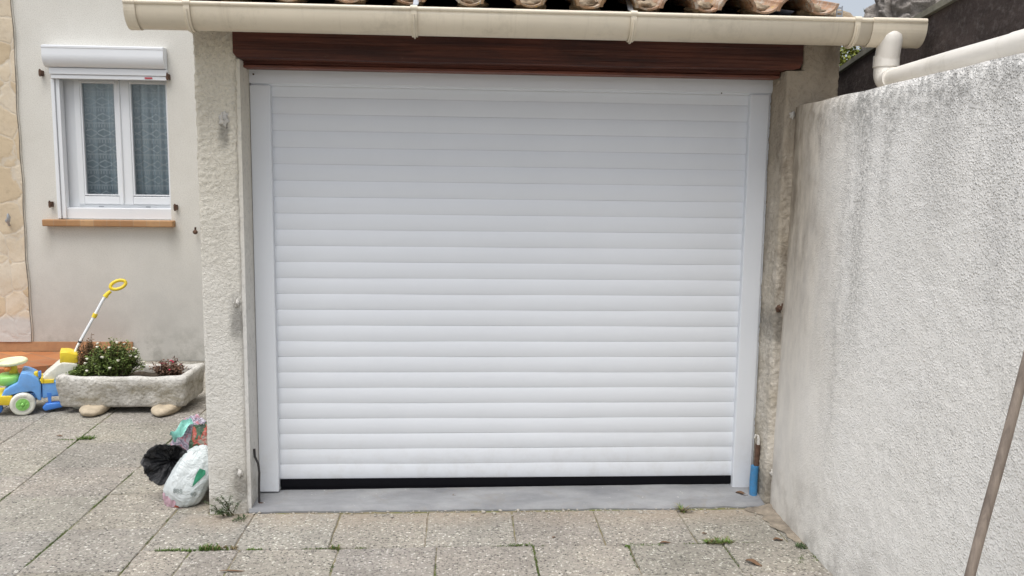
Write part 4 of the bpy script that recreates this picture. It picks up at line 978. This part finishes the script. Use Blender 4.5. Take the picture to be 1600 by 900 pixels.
mb = pillow((-.475, .16, .185), (.085, .05, .13), Matrix.Rotation(R(25), 3, 'Y'), 7.1, .22, .4); mb.build('film', M['print'], sach, recalc=True)
mb = MB(); mb.grid(lambda u, v: Vector((-.560 + .085 * u + .03 * v, .09 - .02 * math.sin(u * 5), .240 + .085 * u - .035 * v * (1 - .3 * u) + .01 * math.sin(u * 11 + v * 6))), 16, 10); mb.build('teal_flap', M['teal'], sach)
mb = pillow((-.385, .11, .12), (.08, .07, .17), Matrix.Rotation(R(-4), 3, 'Y'), 12.7, .16, .3)
one('dark_packet', mb, M['print2'], (-.385, .11, G), 'dark green and red packet tucked behind the pillar edge', 'packaging', recalc=True)

# ------------------------------------------------------------------ small things at the door and on the wall
rod = thing('iron_rod', (-.07, -.125, -.03), 'thin bent black iron rod standing at the left end of the threshold', 'rod')
mb = MB(); mb.tube([(-.074, -.13, -.03), (-.073, -.13, .06), (-.070, -.13, .12), (-.074, -.13, .165), (-.088, -.132, .20), (-.090, -.132, .238)], .0055, 10); mb.build('bar', M['rod'], rod)
mb = MB(); mb.ell((-.068, -.128, -.030), (.028, .02, .004), 18, lambda d, q: q * (1 + .4 * noise.noise(d * 2))); mb.build('rust_stain', M['rust'], rod)
bp = thing('pipe_stub', (2.34, -.10, -.03), 'blue plastic sleeve with rusty pipe stub at the right guide rail', 'pipe')
mb = MB(); mb.tube([(2.342, -.105, -.035), (2.340, -.105, .055), (2.343, -.105, .128)], .0195, 18); mb.build('sleeve', M['blue'], bp)
mb = MB(); mb.tube([(2.352, -.100, .12), (2.355, -.098, .18), (2.356, -.098, .235)], [.014, .0145, .013], 12); mb.v = [v + .003 * Vector((nz(v, 60, 1), nz(v, 60, 2), 0)) for v in mb.v]; mb.build('rusty_pipe', M['rust'], bp)
mb = MB(); mb.tube([(2.357, -.10, .23), (2.358, -.10, .262), (2.352, -.10, .282), (2.340, -.10, .286), (2.336, -.10, .268)], [.009, .0075, .005, .004, .003], 8); mb.build('plaster_hook', M['putty'], bp)
# wooden pole leaning on the boundary wall
P1 = Vector((2.2, -2.042, .507)); P2 = Vector((2.335, -1.99, 1.035)); d = (P2 - P1)
low = P1 - d * ((P1.z - G) / d.z); hi = P1 + d * 1.11
mb = MB(); mb.tube([low + (hi - low) * k / 14 + Vector((.0008 * math.sin(k * 1.3), 0, 0)) for k in range(15)], .0128, 14)
one('wooden_pole', mb, M['pole'], low, 'grey brown wooden broom pole leaning against the white boundary wall', 'pole')
# dirt heaped in the corner
mb = MB()
def dirt(u, v):
    y = -.205 - .46 * u; w2 = .13 * (1 - u * .75) * (1 + .4 * noise.noise(Vector((u * 7, 0, 0)))); x = 2.405 - w2 * v
    return Vector((x, y, G + .003 + .022 * (1 - v) ** 1.5 * (1 - u * .7) * (1 + .6 * noise.noise(Vector((u * 14, v * 8, 0))))))
mb.grid(dirt, 40, 14); tag(mb.build('dirt', M['dirt']), 'brown dirt and grit collected in the corner by the boundary wall', 'dirt', kind='stuff')
# debris crumbs along the threshold
random.seed(21); mb = MB()
for k in range(240):
    x = rj(-.1, 2.3); y = -.205 - abs(random.gauss(0, .035)); s_ = rj(.002, .006) * (1.8 if random.random() < .05 else 1)
    mb.ell((x, y, G + s_ * .5), (s_ * rj(.8, 1.5), s_, s_ * .7), 6)
tag(mb.build('grit', M['mortar']), 'loose grit and crumbs along the foot of the threshold', 'grit', kind='stuff')
# moss along the joints
random.seed(31); mb = MB()
def moss(x0, y0, x1, y1, dens, h=.006, wd=.005, thr=-.1):
    L = math.dist((x0, y0), (x1, y1))
    for k in range(int(L * dens)):
        t = rj(0, 1); x = x0 + (x1 - x0) * t; y = y0 + (y1 - y0) * t
        if noise.noise(Vector((x * 5, y * 5, 3))) < thr: continue
        for q in range(2): mb.leaf(Vector((x + random.gauss(0, wd), y + random.gauss(0, wd), G - .004)), Vector((rj(-1, 1), rj(-1, 1), rj(.3, 1.6))), Vector((0, 0, 1)), rj(.5, 1.4) * h, h * .5, (rj(.6, 1.3),) * 3)
moss(-.855, -1.2, -.855, 1.0, 520, .006, .003, -.15); moss(-1.30, -.5, -1.426, 1.3, 700, .006, .004); moss(-.455, -1.2, -.455, -.25, 300, .006, .003, .1)
moss(-.45, -.597, 2.36, -.597, 330, .007, .004, .05); moss(.79, -.9, .79, -.6, 350, .006, .003); moss(1.2, -.9, 1.2, -.6, 500, .007, .003, -.4)
moss(1.61, -.9, 1.61, -.6, 400, .006, .003); moss(2.03, -.9, 2.03, -.6, 350, .006, .003); moss(.37, -.9, .37, -.6, 350, .006, .003); moss(-1.3, -.015, -.86, -.0, 250, .006, .003, .0)
moss(2.30, -.80, 2.385, -.62, 300, .008, .006)
moss(2.375, -1.2, 2.392, -.45, 420, .010, .008, -.05); moss(-.29, -.215, -.12, -.215, 200, .008, .005, 0); moss(-3.0, .845, -.9, .845, 120, .005, .003, .05); moss(-2.6, .42, -.9, .42, 120, .005, .003, .0)
tag(mb.build('moss', M['moss']), 'green moss growing in the joints of the paving', 'moss', kind='stuff')
# weeds and tufts
def tuft(x, y, rx, ry, h, n, lab, mat='grass', seed=0, lie=.0, dry=0):
    random.seed(seed + 50); t = thing('weed_tuft', (x, y, G), lab, 'weed', 'weeds in the paving joints'); mb = MB(); md = MB()
    for k in range(n):
        b = Vector((x + rj(-rx, rx), y + rj(-ry, ry), G - .003)); a = rj(0, 6.283); L = h * rj(.5, 1.2); dirn = Vector((math.cos(a) * (.6 + lie), math.sin(a) * (.5 + lie), rj(.5, 1.1)))
        w2 = rj(.0012, .0028); sd2 = Vector((-math.sin(a), math.cos(a), 0)); p1 = b + dirn * L * .5; p2 = b + dirn * L * .9 - Vector((0, 0, L * .25)); tt = rj(.6, 1.4)
        tgt = md if random.random() < dry else mb
        tgt.add([b - sd2 * w2, b + sd2 * w2, p1 + sd2 * w2 * .8, p1 - sd2 * w2 * .8, p2], [(0, 1, 2, 3), (3, 2, 4)], (tt, tt, tt))
    mb.build('blades', M[mat], t)
    if dry: md.build('dry_blades', M['drygrass'], t)
tuft(-.340, -.600, .05, .008, .022, 130, 'small green tuft, left end of the weedy joint in front of the pillar', seed=1)
tuft(-.255, -.603, .03, .008, .020, 80, 'tiny green tuft, second from the left in the joint before the pillar', seed=2)
tuft(-.172, -.590, .045, .015, .034, 240, 'bushy half dried tuft in the joint before the left pillar', seed=3, dry=.25)
tuft(-.105, -.585, .05, .012, .022, 120, 'straw coloured dry tuft running into the joint crossing', seed=12, dry=.85)
tuft(.02, -.598, .03, .006, .013, 70, 'small flat green patch of weed in the joint right of the pillar', seed=4)
tuft(.357, -.600, .02, .008, .024, 90, 'small olive tuft in the joint under the left part of the door', seed=5, dry=.3)
tuft(1.145, -.588, .055, .006, .013, 160, 'flat bright green strip of weed in the joint under the door centre', seed=6)
tuft(1.68, -.612, .085, .008, .013, 220, 'long flat green strip of weed right of the door centre', seed=7)
tuft(2.02, -.592, .06, .01, .034, 190, 'green tuft with long blades, right part of the weedy joint', seed=8, dry=.35, lie=.5)
tuft(1.95, -.240, .012, .012, .055, 60, 'spidery dry tuft close to the threshold on the right', seed=9, dry=.7, lie=.4)
tuft(2.365, -.650, .022, .022, .028, 130, 'dark green tuft at the foot of the white boundary wall', 'weed', seed=10)
tuft(-1.36, .965, .045, .02, .035, 150, 'green tuft on the courtyard slabs in front of the trough', seed=11, lie=.4)
tuft(-1.47, .950, .05, .01, .015, 90, 'thin flat tuft just left of the one before the trough', seed=13)
# plant growing at the pillar foot
random.seed(77); wd = thing('pillar_weed', (-.20, -.225, G), 'dark green feathery weed growing at the foot of the left pillar', 'plant'); st, lf = MB(), MB()
for k in range(13):
    b = Vector((-.195 + rj(-.02, .03), -.23, G)); e = b + Vector((rj(-.08, .06), rj(-.06, -.005), rj(.05, .125) * (1 if k < 8 else .4))); m = (b + e) / 2 + Vector((0, 0, .015)); st.tube([b, m, e], [.0018, .0014, .0008], 5)
    for i in range(34):
        u = rj(.1, 1); p = b.lerp(m, u * 2) if u < .5 else m.lerp(e, u * 2 - 1); t = rj(.6, 1.4); lf.leaf(p, Vector((rj(-1, 1), rj(-1, .3), rj(-.4, .9))), Vector((0, 0, 1)), rj(.010, .020), .004, (t, t, t))
for k in range(60):
    b = Vector((-.13 + rj(-.02, .03), -.27 + rj(-.04, .03), G)); t = rj(.6, 1.3); lf.leaf(b, Vector((rj(-1, 1), rj(-1, .3), rj(.2, .8))), Vector((0, 0, 1)), rj(.012, .028), .005, (t, t, t))
st.build('stems', M['stem'], wd); lf.build('leaves', M['weed'], wd)
# dry leaves and bits, each its own thing
random.seed(91)
def dleaf(x, y, z, L, Wd, ang, lab, mat='dryleaf', name='dry_leaf', cat='leaf', curl=.012):
    mb = MB(); c, s2 = math.cos(ang), math.sin(ang)
    def fn(u, v):
        a = (u - .5) * L; b = (v - .5) * Wd * math.sin(math.pi * min(.98, max(.05, u))) ** .7; return Vector((x + a * c - b * s2, y + a * s2 + b * c, z + .003 + curl * ((2 * v - 1) ** 2) * .5 + curl * .5 * math.sin(u * 5)))
    mb.grid(fn, 10, 4); one(name, mb, M[mat], (x, y, z), lab, cat, 'litter on the ground')
dleaf(2.10, -.80, G, .07, .03, -.7, 'curled brown dry leaf on the slab near the right bottom corner')
dleaf(-1.54, 1.02, G, .035, .02, .2, 'dark brown scrap on the slabs in front of the trough', curl=.006)
dleaf(.59, -.05, -.027, .05, .010, .0, 'small brown twig lying on the left part of the threshold', name='twig', cat='twig', curl=.003)
dleaf(.86, -.075, -.026, .035, .015, .5, 'small brown crumpled leaf on the middle of the threshold', curl=.006)
dleaf(2.285, -.10, -.022, .06, .03, -.5, 'tan dry leaf beside the blue pipe sleeve', curl=.010)
dleaf(1.78, -.59, G, .05, .014, .2, 'dark dry leaf lying in the joint right of centre', curl=.006)
dleaf(2.29, -.575, G, .045, .022, .1, 'dark dry leaf by the dirt in the right corner', curl=.008)
dleaf(1.30, -.52, G, .02, .012, .8, 'tiny black scrap on the slab before the door centre', curl=.004)
dleaf(1.98, -.50, G, .025, .012, .2, 'tiny dark scrap on the slab before the right guide rail', curl=.004)
dleaf(-.02, -.80, G, .10, .012, -.02, 'flat brown stick at the bottom edge below the left pillar', name='twig', cat='twig', curl=.003)
